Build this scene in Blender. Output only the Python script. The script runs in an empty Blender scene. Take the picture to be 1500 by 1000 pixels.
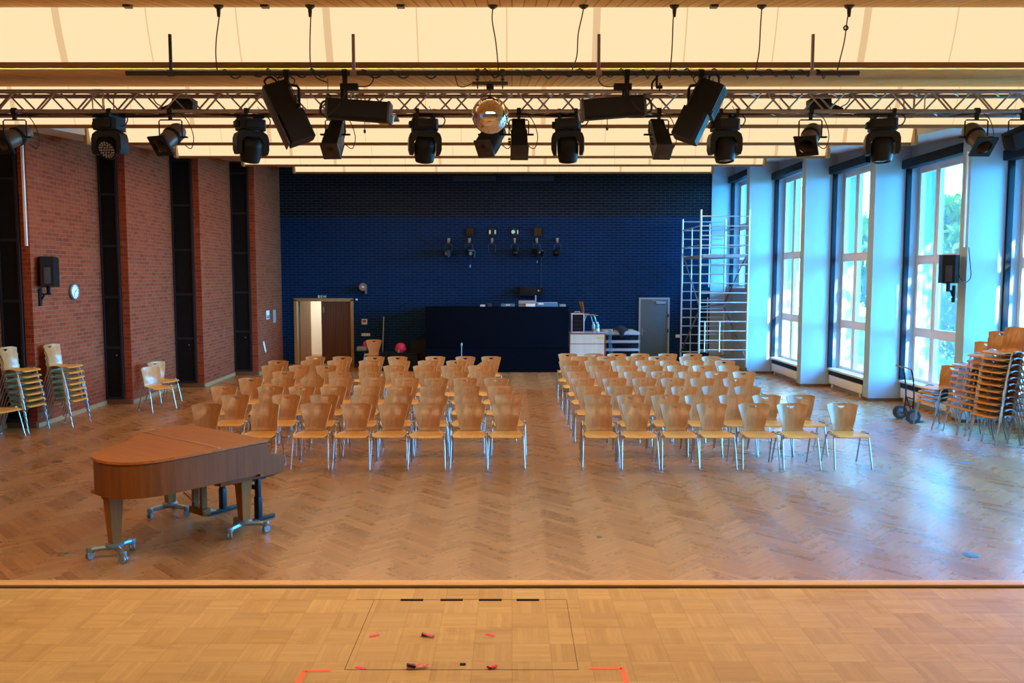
import bpy, bmesh, math, random
from mathutils import Vector, Matrix, Euler
R = math.radians
PI = math.pi
rnd = random.Random(7)
SC = bpy.context.scene
COL = SC.collection

# ------------------------------------------------------------------ camera
FPX, HOR, CAMZ = 1200.0, 405.0, 2.6          # focal length in px (1500 px wide), horizon row, eye height
TH = math.atan((500 - HOR) / FPX)
CT, ST = math.cos(TH), math.sin(TH)
cam_data = bpy.data.cameras.new('camera')
cam = bpy.data.objects.new('camera', cam_data)
COL.objects.link(cam)
cam.location = (0, 0, CAMZ)
cam.rotation_euler = (PI / 2 - TH, 0, 0)
cam_data.sensor_width = 36.0
cam_data.lens = FPX * 36.0 / 1500.0
cam_data.clip_end = 200
SC.camera = cam


def _ray(px, py):
    a, b = (px - 750) / FPX, (500 - py) / FPX
    return (a, CT + b * ST, -ST + b * CT)


def atz(px, py, z=0.0):
    r = _ray(px, py)
    t = (z - CAMZ) / r[2]
    return Vector((r[0] * t, r[1] * t, z))


def aty(px, py, y):
    r = _ray(px, py)
    t = y / r[1]
    return Vector((r[0] * t, y, CAMZ + r[2] * t))


def atx(px, py, x):
    r = _ray(px, py)
    t = x / r[0]
    return Vector((x, r[1] * t, CAMZ + r[2] * t))


# ------------------------------------------------------------------ node helpers
class NT:
    def __init__(s, name):
        s.m = bpy.data.materials.new(name)
        s.m.use_nodes = True
        s.t = s.m.node_tree
        s.t.nodes.clear()
        s.out = s.t.nodes.new('ShaderNodeOutputMaterial')

    def n(s, kind, **kw):
        nd = s.t.nodes.new(kind)
        for k, v in kw.items():
            setattr(nd, k, v)
        return nd

    def l(s, a, b):
        s.t.links.new(a, b)

    def setin(s, sock, v):
        if isinstance(v, bpy.types.NodeSocket):
            s.l(v, sock)
        elif v is not None:
            sock.default_value = v

    def math(s, op, a, b=None, c=None):
        nd = s.n('ShaderNodeMath', operation=op)
        s.setin(nd.inputs[0], a)
        s.setin(nd.inputs[1], b)
        s.setin(nd.inputs[2], c)
        return nd.outputs[0]

    def mix(s, f, a, b, blend='MIX'):
        nd = s.n('ShaderNodeMix', data_type='RGBA', blend_type=blend)
        s.setin(nd.inputs[0], f)
        s.setin(nd.inputs[6], a if isinstance(a, bpy.types.NodeSocket) else (*a, 1)[:4])
        s.setin(nd.inputs[7], b if isinstance(b, bpy.types.NodeSocket) else (*b, 1)[:4])
        return nd.outputs[2]

    def noise(s, vec, scale, detail=3.0, rough=0.55):
        nd = s.n('ShaderNodeTexNoise')
        s.setin(nd.inputs['Vector'], vec)
        nd.inputs['Scale'].default_value = scale
        nd.inputs['Detail'].default_value = detail
        nd.inputs['Roughness'].default_value = rough
        return nd.outputs['Fac']

    def ramp(s, f, lo, hi, a=0.0, b=1.0):
        nd = s.n('ShaderNodeMapRange')
        s.setin(nd.inputs[0], f)
        nd.inputs[1].default_value = lo
        nd.inputs[2].default_value = hi
        nd.inputs[3].default_value = a
        nd.inputs[4].default_value = b
        return nd.outputs[0]

    def mapping(s, vec, scale=(1, 1, 1), rot=(0, 0, 0), loc=(0, 0, 0)):
        nd = s.n('ShaderNodeMapping')
        s.l(vec, nd.inputs[0])
        nd.inputs['Scale'].default_value = scale
        nd.inputs['Rotation'].default_value = rot
        nd.inputs['Location'].default_value = loc
        return nd.outputs[0]

    def coord(s, which='Object'):
        return s.n('ShaderNodeTexCoord').outputs[which]

    def pos(s):
        return s.n('ShaderNodeNewGeometry').outputs['Position']

    def rand_obj(s):
        return s.n('ShaderNodeObjectInfo').outputs['Random']

    def bsdf(s, color, rough=0.5, metal=0.0, spec=0.5, coat=0.0, bump=None, bstr=0.2, bdist=0.01):
        b = s.n('ShaderNodeBsdfPrincipled')
        s.setin(b.inputs['Base Color'], color if isinstance(color, bpy.types.NodeSocket) else (*color, 1)[:4])
        s.setin(b.inputs['Roughness'], rough)
        s.setin(b.inputs['Metallic'], metal)
        b.inputs['Specular IOR Level'].default_value = spec
        b.inputs['Coat Weight'].default_value = coat
        b.inputs['Coat Roughness'].default_value = 0.15
        if bump is not None:
            bp = s.n('ShaderNodeBump')
            bp.inputs['Strength'].default_value = bstr
            bp.inputs['Distance'].default_value = bdist
            s.l(bump, bp.inputs['Height'])
            s.l(bp.outputs[0], b.inputs['Normal'])
        s.l(b.outputs[0], s.out.inputs[0])
        return b


M = {}


def plain(name, color, rough=0.5, metal=0.0, spec=0.5, coat=0.0, var=0.06, scale=9.0):
    t = NT(name)
    n = t.noise(t.coord(), scale)
    lo = tuple(max(0, c * (1 - var * 2)) for c in color)
    hi = tuple(c * (1 + var) for c in color)
    t.bsdf(t.mix(n, lo, hi), t.ramp(n, 0.3, 0.7, rough * 0.92, min(1, rough * 1.08)), metal, spec, coat)
    M[name] = t.m
    return t.m


def grain(name, a, b, rough=0.4, coat=0.0, axis=2, scale=1.0, spec=0.5, vary=0.0):
    """wood whose grain runs along one object axis"""
    t = NT(name)
    sc = [26 * scale] * 3
    sc[axis] = 1.6 * scale
    v = t.mapping(t.coord(), tuple(sc))
    n1 = t.noise(v, 1.0, 5, 0.6)
    n2 = t.noise(t.mapping(t.coord(), tuple(x * 3 for x in sc)), 1.0, 2)
    f = t.math('ADD', t.math('MULTIPLY', n1, 0.75), t.math('MULTIPLY', n2, 0.25))
    c = t.mix(t.ramp(f, 0.32, 0.68), a, b)
    if vary:
        hsv = t.n('ShaderNodeHueSaturation')
        t.l(c, hsv.inputs['Color'])
        t.l(t.ramp(t.rand_obj(), 0, 1, 1 - vary, 1 + vary), hsv.inputs['Value'])
        c = hsv.outputs[0]
    t.bsdf(c, t.ramp(f, 0, 1, rough * 0.85, rough * 1.15), 0, spec, coat)
    M[name] = t.m
    return t.m


def brick_mat(name, c1, c2, mortar, rough, blotch, wash=None, line=None, var=0.4):
    t = NT(name)
    uv = t.coord('UV')
    b = t.n('ShaderNodeTexBrick')
    t.l(uv, b.inputs['Vector'])
    b.inputs['Color1'].default_value = (*c1, 1)
    b.inputs['Color2'].default_value = (*c2, 1)
    b.inputs['Mortar'].default_value = (*mortar, 1)
    b.inputs['Scale'].default_value = 1.0
    b.inputs['Mortar Size'].default_value = 0.0075
    b.inputs['Mortar Smooth'].default_value = 0.3
    b.inputs['Bias'].default_value = -0.1
    b.inputs['Brick Width'].default_value = 0.25
    b.inputs['Row Height'].default_value = 0.077
    n = t.noise(uv, 1.1, 5, 0.65)
    n2 = t.noise(uv, 14, 3)
    col = t.mix(t.ramp(n, 0.35, 0.75, 0, var), b.outputs['Color'], blotch)
    col = t.mix(t.ramp(n2, 0.3, 0.8, 0.0, 0.25), col, tuple(c * 0.4 for c in c1))
    if wash:
        n3 = t.noise(t.mapping(uv, (1, 1, 1), (0, 0, 0), (5, 3, 0)), 2.3, 6, 0.7)
        col = t.mix(t.ramp(n3, 0.60, 0.80, 0, 0.5), col, wash)
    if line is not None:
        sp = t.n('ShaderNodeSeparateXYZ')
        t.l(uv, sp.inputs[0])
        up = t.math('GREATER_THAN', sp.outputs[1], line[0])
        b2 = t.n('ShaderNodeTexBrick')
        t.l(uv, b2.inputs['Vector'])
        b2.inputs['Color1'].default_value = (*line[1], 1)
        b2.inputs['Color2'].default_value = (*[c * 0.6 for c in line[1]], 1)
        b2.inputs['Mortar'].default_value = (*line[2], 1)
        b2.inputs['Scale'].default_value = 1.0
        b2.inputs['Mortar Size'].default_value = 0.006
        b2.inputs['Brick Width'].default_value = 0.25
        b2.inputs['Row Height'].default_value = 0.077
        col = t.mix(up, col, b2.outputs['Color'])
    h = t.math('SUBTRACT', t.math('MULTIPLY', n2, 0.4), b.outputs['Fac'])
    t.bsdf(col, t.ramp(n2, 0.3, 0.7, rough * 0.85, rough * 1.15), 0, 0.12, 0, h, 0.5, 0.012)
    M[name] = t.m


def herringbone(name, cols, width=0.072, nlen=7):
    t = NT(name)
    P = t.mapping(t.coord('Object'), (1, 1, 1), (0, 0, R(-45)))
    sp = t.n('ShaderNodeSeparateXYZ')
    t.l(P, sp.inputs[0])
    X = t.math('DIVIDE', sp.outputs[0], width)
    Y = t.math('DIVIDE', sp.outputs[1], width)
    i, j = t.math('FLOOR', X), t.math('FLOOR', Y)
    m = t.math('FLOORED_MODULO', t.math('SUBTRACT', i, j), 2 * nlen)
    isH = t.math('LESS_THAN', m, nlen - 0.5)
    tt = t.math('SUBTRACT', 2 * nlen - 1, m)
    hx, vy = t.math('SUBTRACT', i, m), t.math('SUBTRACT', j, tt)
    inv = t.math('SUBTRACT', 1.0, isH)

    def sel(a, b):
        return t.math('ADD', t.math('MULTIPLY', isH, a), t.math('MULTIPLY', inv, b))
    idx, idy = sel(hx, i), sel(j, vy)
    cmb = t.n('ShaderNodeCombineXYZ')
    t.l(idx, cmb.inputs[0])
    t.l(idy, cmb.inputs[1])
    t.l(isH, cmb.inputs[2])
    wn = t.n('ShaderNodeTexWhiteNoise', noise_dimensions='3D')
    t.l(cmb.outputs[0], wn.inputs['Vector'])
    rv = wn.outputs['Value']
    along = sel(t.math('SUBTRACT', X, idx), t.math('SUBTRACT', Y, idy))
    across = sel(t.math('SUBTRACT', Y, idy), t.math('SUBTRACT', X, idx))
    dz = t.math('ABSOLUTE', t.math('SUBTRACT', across, 0.5))
    da = t.math('ABSOLUTE', t.math('SUBTRACT', along, nlen / 2))
    gap = t.math('MAXIMUM', t.ramp(dz, 0.46, 0.495), t.ramp(da, nlen / 2 - 0.05, nlen / 2 - 0.01))
    gv = t.n('ShaderNodeCombineXYZ')
    t.l(t.math('MULTIPLY', along, 0.25), gv.inputs[0])
    t.l(t.math('MULTIPLY', across, 3.0), gv.inputs[1])
    t.l(t.math('MULTIPLY', rv, 90.0), gv.inputs[2])
    g = t.noise(gv.outputs[0], 2.2, 5, 0.65)
    big = t.noise(t.coord('Object'), 0.55, 4, 0.6)
    mid = t.noise(t.coord('Object'), 3.0, 5, 0.7)
    c = t.mix(rv, cols[0], cols[1])
    # one laying direction is painted lighter, standing in for its different sheen
    c = t.mix(t.math('MULTIPLY', isH, 0.42), c, cols[2])
    c = t.mix(t.ramp(g, 0.35, 0.75, 0, 0.55), c, cols[3])
    c = t.mix(t.ramp(big, 0.4, 0.75, 0, 0.35), c, cols[4])
    c = t.mix(t.ramp(mid, 0.58, 0.82, 0, 0.18), c, cols[3])
    c = t.mix(t.math('MULTIPLY', gap, 0.75), c, (0.06, 0.03, 0.012))
    rough = t.math('ADD', t.ramp(mid, 0.3, 0.75, 0.24, 0.31), t.math('MULTIPLY', rv, 0.03))
    b = t.bsdf(c, rough, 0, 0.5, 0.0, t.math('SUBTRACT', t.math('MULTIPLY', g, 0.25), gap), 0.12, 0.003)
    M[name] = t.m


def mosaic(name, cols, tile=0.165, fingers=7):
    t = NT(name)
    P = t.coord('Object')
    sp = t.n('ShaderNodeSeparateXYZ')
    t.l(P, sp.inputs[0])
    X = t.math('DIVIDE', sp.outputs[0], tile)
    Y = t.math('DIVIDE', sp.outputs[1], tile)
    i, j = t.math('FLOOR', X), t.math('FLOOR', Y)
    par = t.math('FLOORED_MODULO', t.math('ADD', i, j), 2.0)
    inv = t.math('SUBTRACT', 1.0, par)
    fx, fy = t.math('SUBTRACT', X, i), t.math('SUBTRACT', Y, j)
    a = t.math('ADD', t.math('MULTIPLY', par, fx), t.math('MULTIPLY', inv, fy))   # across fingers
    al = t.math('ADD', t.math('MULTIPLY', par, fy), t.math('MULTIPLY', inv, fx))
    fa = t.math('MULTIPLY', a, fingers)
    k = t.math('FLOOR', fa)
    cmb = t.n('ShaderNodeCombineXYZ')
    t.l(i, cmb.inputs[0])
    t.l(j, cmb.inputs[1])
    t.l(k, cmb.inputs[2])
    wn = t.n('ShaderNodeTexWhiteNoise', noise_dimensions='3D')
    t.l(cmb.outputs[0], wn.inputs['Vector'])
    cmb2 = t.n('ShaderNodeCombineXYZ')
    t.l(i, cmb2.inputs[0])
    t.l(j, cmb2.inputs[1])
    wt = t.n('ShaderNodeTexWhiteNoise', noise_dimensions='3D')
    t.l(cmb2.outputs[0], wt.inputs['Vector'])
    rv = t.math('ADD', t.math('MULTIPLY', wn.outputs['Value'], 0.5), t.math('MULTIPLY', wt.outputs['Value'], 0.5))
    gapf = t.ramp(t.math('ABSOLUTE', t.math('SUBTRACT', t.math('SUBTRACT', fa, k), 0.5)), 0.44, 0.5)
    e1 = t.ramp(t.math('ABSOLUTE', t.math('SUBTRACT', fx, 0.5)), 0.488, 0.499)
    e2 = t.ramp(t.math('ABSOLUTE', t.math('SUBTRACT', fy, 0.5)), 0.488, 0.499)
    gap = t.math('MAXIMUM', t.math('MULTIPLY', gapf, 0.45), t.math('MAXIMUM', e1, e2))
    gv = t.n('ShaderNodeCombineXYZ')
    t.l(t.math('MULTIPLY', al, 1.2), gv.inputs[0])
    t.l(t.math('MULTIPLY', fa, 2.0), gv.inputs[1])
    t.l(t.math('MULTIPLY', rv, 70.0), gv.inputs[2])
    g = t.noise(gv.outputs[0], 2.0, 4, 0.6)
    big = t.noise(P, 1.1, 5, 0.65)
    wear = t.noise(t.mapping(P, (1.0, 3.0, 1)), 2.3, 6, 0.75)
    c = t.mix(rv, cols[0], cols[1])
    c = t.mix(t.ramp(g, 0.35, 0.8, 0, 0.4), c, cols[2])
    c = t.mix(t.ramp(big, 0.42, 0.7, 0, 0.4), c, cols[3])
    c = t.mix(t.ramp(wear, 0.58, 0.80, 0, 0.6), c, cols[4])
    c = t.mix(t.math('MULTIPLY', gap, 0.45), c, (0.10, 0.05, 0.018))
    t.bsdf(c, t.ramp(wear, 0.3, 0.75, 0.34, 0.55), 0, 0.5, 0, t.math('SUBTRACT', t.math('MULTIPLY', g, 0.2), gap), 0.15, 0.002)
    M[name] = t.m


def planks(name, a, b, pitch=0.11):
    """narrow boards running along world Y, ceilings"""
    t = NT(name)
    P = t.coord('Object')
    sp = t.n('ShaderNodeSeparateXYZ')
    t.l(P, sp.inputs[0])
    X = t.math('DIVIDE', sp.outputs[0], pitch)
    i = t.math('FLOOR', X)
    fx = t.math('ABSOLUTE', t.math('SUBTRACT', t.math('SUBTRACT', X, i), 0.5))
    gap = t.ramp(fx, 0.42, 0.48)
    wn = t.n('ShaderNodeTexWhiteNoise', noise_dimensions='1D')
    t.l(i, wn.inputs['W'])
    g = t.noise(t.mapping(P, (18, 1.2, 1)), 1.0, 4, 0.6)
    c = t.mix(wn.outputs['Value'], a, b)
    c = t.mix(t.ramp(g, 0.35, 0.75, 0, 0.5), c, tuple(x * 0.65 for x in a))
    c = t.mix(t.math('MULTIPLY', gap, 0.7), c, tuple(x * 0.25 for x in a))
    t.bsdf(c, 0.85, 0, 0.05, 0, t.math('SUBTRACT', 0.0, gap), 0.3, 0.006)
    M[name] = t.m


def emit(name, color, strength):
    t = NT(name)
    e = t.n('ShaderNodeEmission')
    e.inputs[0].default_value = (*color, 1)
    e.inputs[1].default_value = strength
    t.l(e.outputs[0], t.out.inputs[0])
    M[name] = t.m


def glass(name):
    t = NT(name)
    tr = t.n('ShaderNodeBsdfTransparent')
    tr.inputs[0].default_value = (0.93, 0.97, 0.98, 1)
    gl = t.n('ShaderNodeBsdfGlossy')
    gl.inputs['Roughness'].default_value = 0.02
    fr = t.n('ShaderNodeFresnel')
    fr.inputs['IOR'].default_value = 1.35
    mx = t.n('ShaderNodeMixShader')
    t.l(t.math('MULTIPLY', fr.outputs[0], 0.6), mx.inputs[0])
    t.l(tr.outputs[0], mx.inputs[1])
    t.l(gl.outputs[0], mx.inputs[2])
    t.l(mx.outputs[0], t.out.inputs[0])
    M[name] = t.m


def leafmat(name, a, b):
    t = NT(name)
    n = t.noise(t.coord(), 2.5, 3)
    c = t.mix(t.ramp(n, 0.3, 0.7), a, b)
    d = t.n('ShaderNodeBsdfDiffuse')
    tl = t.n('ShaderNodeBsdfTranslucent')
    t.l(c, d.inputs[0])
    t.l(c, tl.inputs[0])
    mx = t.n('ShaderNodeMixShader')
    mx.inputs[0].default_value = 0.45
    t.l(d.outputs[0], mx.inputs[1])
    t.l(tl.outputs[0], mx.inputs[2])
    t.l(mx.outputs[0], t.out.inputs[0])
    M[name] = t.m


herringbone('hall parquet', [(0.27, 0.115, 0.032), (0.47, 0.225, 0.075), (0.58, 0.32, 0.13), (0.18, 0.068, 0.017), (0.42, 0.23, 0.10)])
mosaic('stage parquet', [(0.36, 0.205, 0.058), (0.52, 0.335, 0.108), (0.28, 0.14, 0.032), (0.45, 0.31, 0.14), (0.22, 0.11, 0.035)])
brick_mat('red brick', (0.34, 0.060, 0.020), (0.20, 0.030, 0.012), (0.27, 0.125, 0.065), 0.75, (0.36, 0.085, 0.04), (0.42, 0.22, 0.17))
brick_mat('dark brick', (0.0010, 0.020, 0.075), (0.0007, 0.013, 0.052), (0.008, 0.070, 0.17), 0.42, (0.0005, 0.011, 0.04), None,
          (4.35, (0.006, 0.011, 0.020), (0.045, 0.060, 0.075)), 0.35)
planks('ceiling planks', (0.78, 0.47, 0.17), (0.88, 0.58, 0.25))
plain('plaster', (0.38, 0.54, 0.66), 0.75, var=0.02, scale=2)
plain('ceiling plaster', (0.62, 0.62, 0.64), 0.85, var=0.02, scale=2)
plain('corridor plaster', (0.80, 0.76, 0.66), 0.8, var=0.02)
plain('window paint', (0.84, 0.85, 0.86), 0.4, var=0.02)
plain('blind navy', (0.005, 0.014, 0.028), 0.6, spec=0.2)
plain('panel black', (0.005, 0.005, 0.006), 0.75, spec=0.2)
plain('frame black', (0.016, 0.016, 0.020), 0.5, spec=0.3)
plain('black plastic', (0.007, 0.008, 0.010), 0.5, spec=0.22)
plain('black metal', (0.008, 0.009, 0.011), 0.5, spec=0.2)
plain('charcoal', (0.03, 0.032, 0.037), 0.4)
plain('cable black', (0.016, 0.016, 0.018), 0.5)
plain('lens dark', (0.006, 0.007, 0.010), 0.08, spec=0.9)
plain('grey metal', (0.30, 0.30, 0.31), 0.4, metal=0.8)
plain('bronze can', (0.16, 0.125, 0.095), 0.42, metal=0.35)
plain('truss alloy', (0.40, 0.36, 0.35), 0.36, metal=0.9)
plain('scaffold alloy', (0.72, 0.75, 0.77), 0.36, metal=0.75)
plain('chrome', (0.42, 0.46, 0.50), 0.30, metal=1.0, var=0.01)
plain('dolly chrome', (0.25, 0.36, 0.43), 0.36, metal=0.7)
plain('rubber', (0.03, 0.04, 0.045), 0.6)
plain('white enamel', (0.80, 0.80, 0.78), 0.35, var=0.01)
plain('paper', (0.82, 0.84, 0.84), 0.7, var=0.01)
plain('booth navy', (0.0014, 0.003, 0.008), 0.85, spec=0.06)
plain('steel door blue', (0.085, 0.15, 0.19), 0.42)
plain('door frame steel', (0.32, 0.40, 0.44), 0.4)
plain('bench dark', (0.006, 0.008, 0.013), 0.5, spec=0.25)
plain('bench frame', (0.008, 0.014, 0.024), 0.5, spec=0.25)
plain('red edge', (0.42, 0.06, 0.035), 0.5)
plain('pink', (0.62, 0.02, 0.10), 0.5)
plain('tape pink', (0.85, 0.03, 0.14), 0.5)
plain('tape orange', (0.86, 0.13, 0.035), 0.5)
plain('yellow', (0.75, 0.55, 0.04), 0.5)
plain('device blue', (0.06, 0.20, 0.34), 0.4)
plain('device grey', (0.30, 0.34, 0.37), 0.4)
plain('bottle', (0.18, 0.48, 0.58), 0.12, spec=0.8)
plain('bottle label', (0.80, 0.82, 0.84), 0.5)
plain('cloth black', (0.008, 0.009, 0.012), 0.9)
plain('sign green', (0.01, 0.12, 0.09), 0.4)
plain('brass', (0.30, 0.22, 0.10), 0.45, metal=0.6)
plain('socket dark', (0.10, 0.055, 0.03), 0.5)
plain('alloy grey deck', (0.36, 0.38, 0.42), 0.45, metal=0.3)
plain('radiator white', (0.78, 0.79, 0.80), 0.4, var=0.01)
plain('dome', (0.66, 0.60, 0.55), 0.35, var=0.02)
plain('concrete', (0.22, 0.21, 0.18), 0.9)
plain('grass', (0.05, 0.09, 0.01), 0.9, scale=3, var=0.3)
plain('bark', (0.11, 0.08, 0.055), 0.9, var=0.3)
leafmat('leaves green', (0.035, 0.065, 0.001), (0.085, 0.12, 0.003))
leafmat('leaves pale', (0.08, 0.11, 0.004), (0.15, 0.16, 0.010))
grain('beech ply', (0.38, 0.165, 0.050), (0.55, 0.27, 0.095), 0.32, 0.34, 2, 1.0, 0.4, 0.10)
grain('beech seat', (0.60, 0.275, 0.050), (0.74, 0.37, 0.085), 0.38, 0.05, 1, 1.0, 0.35, 0.06)
grain('walnut', (0.27, 0.078, 0.012), (0.42, 0.135, 0.026), 0.45, 0.0, 1, 0.7, 0.2)
grain('walnut shaded case', (0.11, 0.035, 0.008), (0.20, 0.066, 0.015), 0.45, 0.0, 2, 0.7, 0.2)  # walnut darkened: shade on the sides below the lid put into the colour
grain('walnut leg', (0.19, 0.068, 0.015), (0.31, 0.12, 0.03), 0.45, 0.0, 2, 0.7, 0.2)
grain('fascia wood', (0.25, 0.125, 0.035), (0.38, 0.20, 0.065), 0.5, 0, 0, 0.5)
grain('end wood', (0.40, 0.24, 0.09), (0.55, 0.34, 0.14), 0.5, 0, 2, 0.6)
grain('batten wood', (0.46, 0.26, 0.10), (0.60, 0.36, 0.15), 0.4, 0.1, 0, 0.5)
grain('door wood', (0.20, 0.105, 0.05), (0.30, 0.165, 0.085), 0.45, 0, 2, 0.5)
grain('slat wood', (0.13, 0.052, 0.032), (0.20, 0.085, 0.050), 0.45, 0, 2, 0.5)
grain('slat back', (0.03, 0.012, 0.008), (0.05, 0.02, 0.012), 0.6, 0, 2, 0.5)
grain('frame oak', (0.30, 0.16, 0.06), (0.42, 0.24, 0.10), 0.45, 0, 2, 0.5)
grain('base oak', (0.34, 0.19, 0.085), (0.46, 0.28, 0.13), 0.5, 0, 1, 0.5)
grain('base dark', (0.12, 0.055, 0.03), (0.17, 0.085, 0.045), 0.5, 0, 0, 0.5)
grain('birch ply', (0.60, 0.52, 0.40), (0.70, 0.62, 0.50), 0.5, 0, 2, 0.5)
glass('window glass')
EMIT = 1.12
emit('diffuser glow', (1.0, 0.70, 0.40), EMIT)
emit('diffuser joint', (1.0, 0.66, 0.35), EMIT * 0.72)
emit('screen blue', (0.25, 0.6, 1.0), 0.8)
emit('projector window glow', (0.35, 0.75, 0.95), 0.7)


# ------------------------------------------------------------------ mesh builder
EACH = {'coupler', 'suspension_wire', 'end_cap', 'cable', 'foot', 'hinge', 'knob', 'clamp', 'flap', 'side_frame', 'outlet', 'focus_knob', 'door_handle', 'side_panel', 'lit_glass', 'hour_mark'}


class B:
    def __init__(s):
        s.bm = bmesh.new()

    def _xf(s, vs, mat):
        if mat is not None:
            for v in vs:
                v.co = mat @ v.co

    def box(s, x0, x1, y0, y1, z0, z1, bev=0.0, mat=None, seg=2):
        co = [(x0, y0, z0), (x1, y0, z0), (x1, y1, z0), (x0, y1, z0), (x0, y0, z1), (x1, y0, z1), (x1, y1, z1), (x0, y1, z1)]
        vs = [s.bm.verts.new(c) for c in co]
        fs = [s.bm.faces.new([vs[i] for i in q]) for q in ((3, 2, 1, 0), (4, 5, 6, 7), (0, 1, 5, 4), (1, 2, 6, 5), (2, 3, 7, 6), (3, 0, 4, 7))]
        if bev > 0:
            es = list({e for f in fs for e in f.edges})
            r = bmesh.ops.bevel(s.bm, geom=es + vs, offset=bev, segments=seg, affect='EDGES', profile=0.6)
            vs = list({v for f in r['faces'] for v in f.verts} | {v for v in vs if v.is_valid})
            allv = set()
            st = [vs[0]]
            while st:
                v = st.pop()
                if v in allv:
                    continue
                allv.add(v)
                st += [e.other_vert(v) for e in v.link_edges]
            vs = list(allv)
        s._xf(vs, mat)
        return s

    def cbox(s, c, d, bev=0.0, rot=None, seg=2):
        mt = Matrix.Translation(c)
        if rot is not None:
            mt = mt @ Euler(rot).to_matrix().to_4x4()
        return s.box(-d[0] / 2, d[0] / 2, -d[1] / 2, d[1] / 2, -d[2] / 2, d[2] / 2, bev, mt, seg)

    def prism(s, pts, z0, z1, mat=None):
        """polygon in xy swept along z"""
        lo = [s.bm.verts.new((p[0], p[1], z0)) for p in pts]
        hi = [s.bm.verts.new((p[0], p[1], z1)) for p in pts]
        n = len(pts)
        s.bm.faces.new(lo[::-1])
        s.bm.faces.new(hi)
        for i in range(n):
            s.bm.faces.new((lo[i], lo[(i + 1) % n], hi[(i + 1) % n], hi[i]))
        s._xf(lo + hi, mat)
        return s

    def quad(s, a, b, c, d):
        s.bm.faces.new([s.bm.verts.new(p) for p in (a, b, c, d)])
        return s

    def lathe(s, prof, n=20, mat=None, cap=True):
        """profile (r, z) turned round z"""
        rings = []
        for r, z in prof:
            if r < 1e-6:
                rings.append([s.bm.verts.new((0, 0, z))])
            else:
                rings.append([s.bm.verts.new((r * math.cos(2 * PI * k / n), r * math.sin(2 * PI * k / n), z)) for k in range(n)])
        for a, b in zip(rings, rings[1:]):
            for k in range(n):
                k2 = (k + 1) % n
                if len(a) == 1 and len(b) == 1:
                    continue
                if len(a) == 1:
                    s.bm.faces.new((a[0], b[k2], b[k]))
                elif len(b) == 1:
                    s.bm.faces.new((a[k], a[k2], b[0]))
                else:
                    s.bm.faces.new((a[k], a[k2], b[k2], b[k]))
        if cap:
            if len(rings[0]) > 1:
                s.bm.faces.new(rings[0][::-1])
            if len(rings[-1]) > 1:
                s.bm.faces.new(rings[-1])
        s._xf([v for r in rings for v in r], mat)
        return s

    def tube(s, pts, r, n=8, closed=False, r2=None):
        pts = [Vector(p) for p in pts]
        N = len(pts)
        prev = None
        rings = []
        for i, p in enumerate(pts):
            if closed:
                d = pts[(i + 1) % N] - pts[i - 1]
            else:
                d = pts[min(i + 1, N - 1)] - pts[max(i - 1, 0)]
            d = d.normalized() if d.length > 1e-9 else Vector((0, 0, 1))
            if prev is None:
                a = d.orthogonal().normalized()
            else:
                a = prev - d * prev.dot(d)
                a = a.normalized() if a.length > 1e-6 else d.orthogonal().normalized()
            prev = a
            b = d.cross(a)
            rr = r if r2 is None else r + (r2 - r) * i / max(1, N - 1)
            rings.append([s.bm.verts.new(p + (a * math.cos(2 * PI * k / n) + b * math.sin(2 * PI * k / n)) * rr) for k in range(n)])
        pairs = list(zip(rings, rings[1:])) + ([(rings[-1], rings[0])] if closed else [])
        for a, b in pairs:
            for k in range(n):
                s.bm.faces.new((a[k], a[(k + 1) % n], b[(k + 1) % n], b[k]))
        if not closed:
            s.bm.faces.new(rings[0][::-1])
            s.bm.faces.new(rings[-1])
        return s

    def islands(s):
        left, out = set(s.bm.verts), []
        while left:
            st, isl = [left.pop()], []
            while st:
                v = st.pop()
                isl.append(v)
                for e in v.link_edges:
                    o = e.other_vert(v)
                    if o in left:
                        left.discard(o)
                        st.append(o)
            out.append(isl)

        def bb(vs):
            return [min(v.co[k] for v in vs) - 0.004 for k in range(3)] + [max(v.co[k] for v in vs) + 0.004 for k in range(3)]
        again = True
        while again:                      # pieces that touch belong together
            again = False
            for i in range(len(out)):
                for j in range(i + 1, len(out)):
                    a, c = bb(out[i]), bb(out[j])
                    if all(a[k] <= c[k + 3] and c[k] <= a[k + 3] for k in range(3)):
                        out[i] += out.pop(j)
                        again = True
                        break
                if again:
                    break
        return out

    def build_each(s, name, mat, parent=None, smooth=35):
        """every separate piece becomes an object of its own"""
        obs = []
        for isl in s.islands():
            p = B()
            mp = {v: p.bm.verts.new(v.co) for v in isl}
            for f in {f for v in isl for f in v.link_faces}:
                p.bm.faces.new([mp[v] for v in f.verts])
            obs.append(p.build(name, mat, parent, smooth, split=False))
        s.bm.free()
        return obs[0]

    def build(s, name, mat, parent=None, smooth=35, loc=None, rot=None, split=True):
        if split and parent is not None and name in EACH:
            return s.build_each(name, mat, parent, smooth)
        bm = s.bm
        bmesh.ops.recalc_face_normals(bm, faces=bm.faces)
        uv = bm.loops.layers.uv.new('UVMap')
        for f in bm.faces:
            nx, ny, nz = abs(f.normal.x), abs(f.normal.y), abs(f.normal.z)
            for lp in f.loops:
                c = lp.vert.co
                if nz >= nx and nz >= ny:
                    lp[uv].uv = (c.x, c.y)
                elif nx >= ny:
                    lp[uv].uv = (c.y, c.z)
                else:
                    lp[uv].uv = (c.x, c.z)
        me = bpy.data.meshes.new(name)
        bm.to_mesh(me)
        bm.free()
        me.materials.append(M[mat] if isinstance(mat, str) else mat)
        if smooth:
            for p in me.polygons:
                p.use_smooth = True
            me.set_sharp_from_angle(angle=R(smooth))
        return link(name, me, parent, loc, rot)


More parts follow.
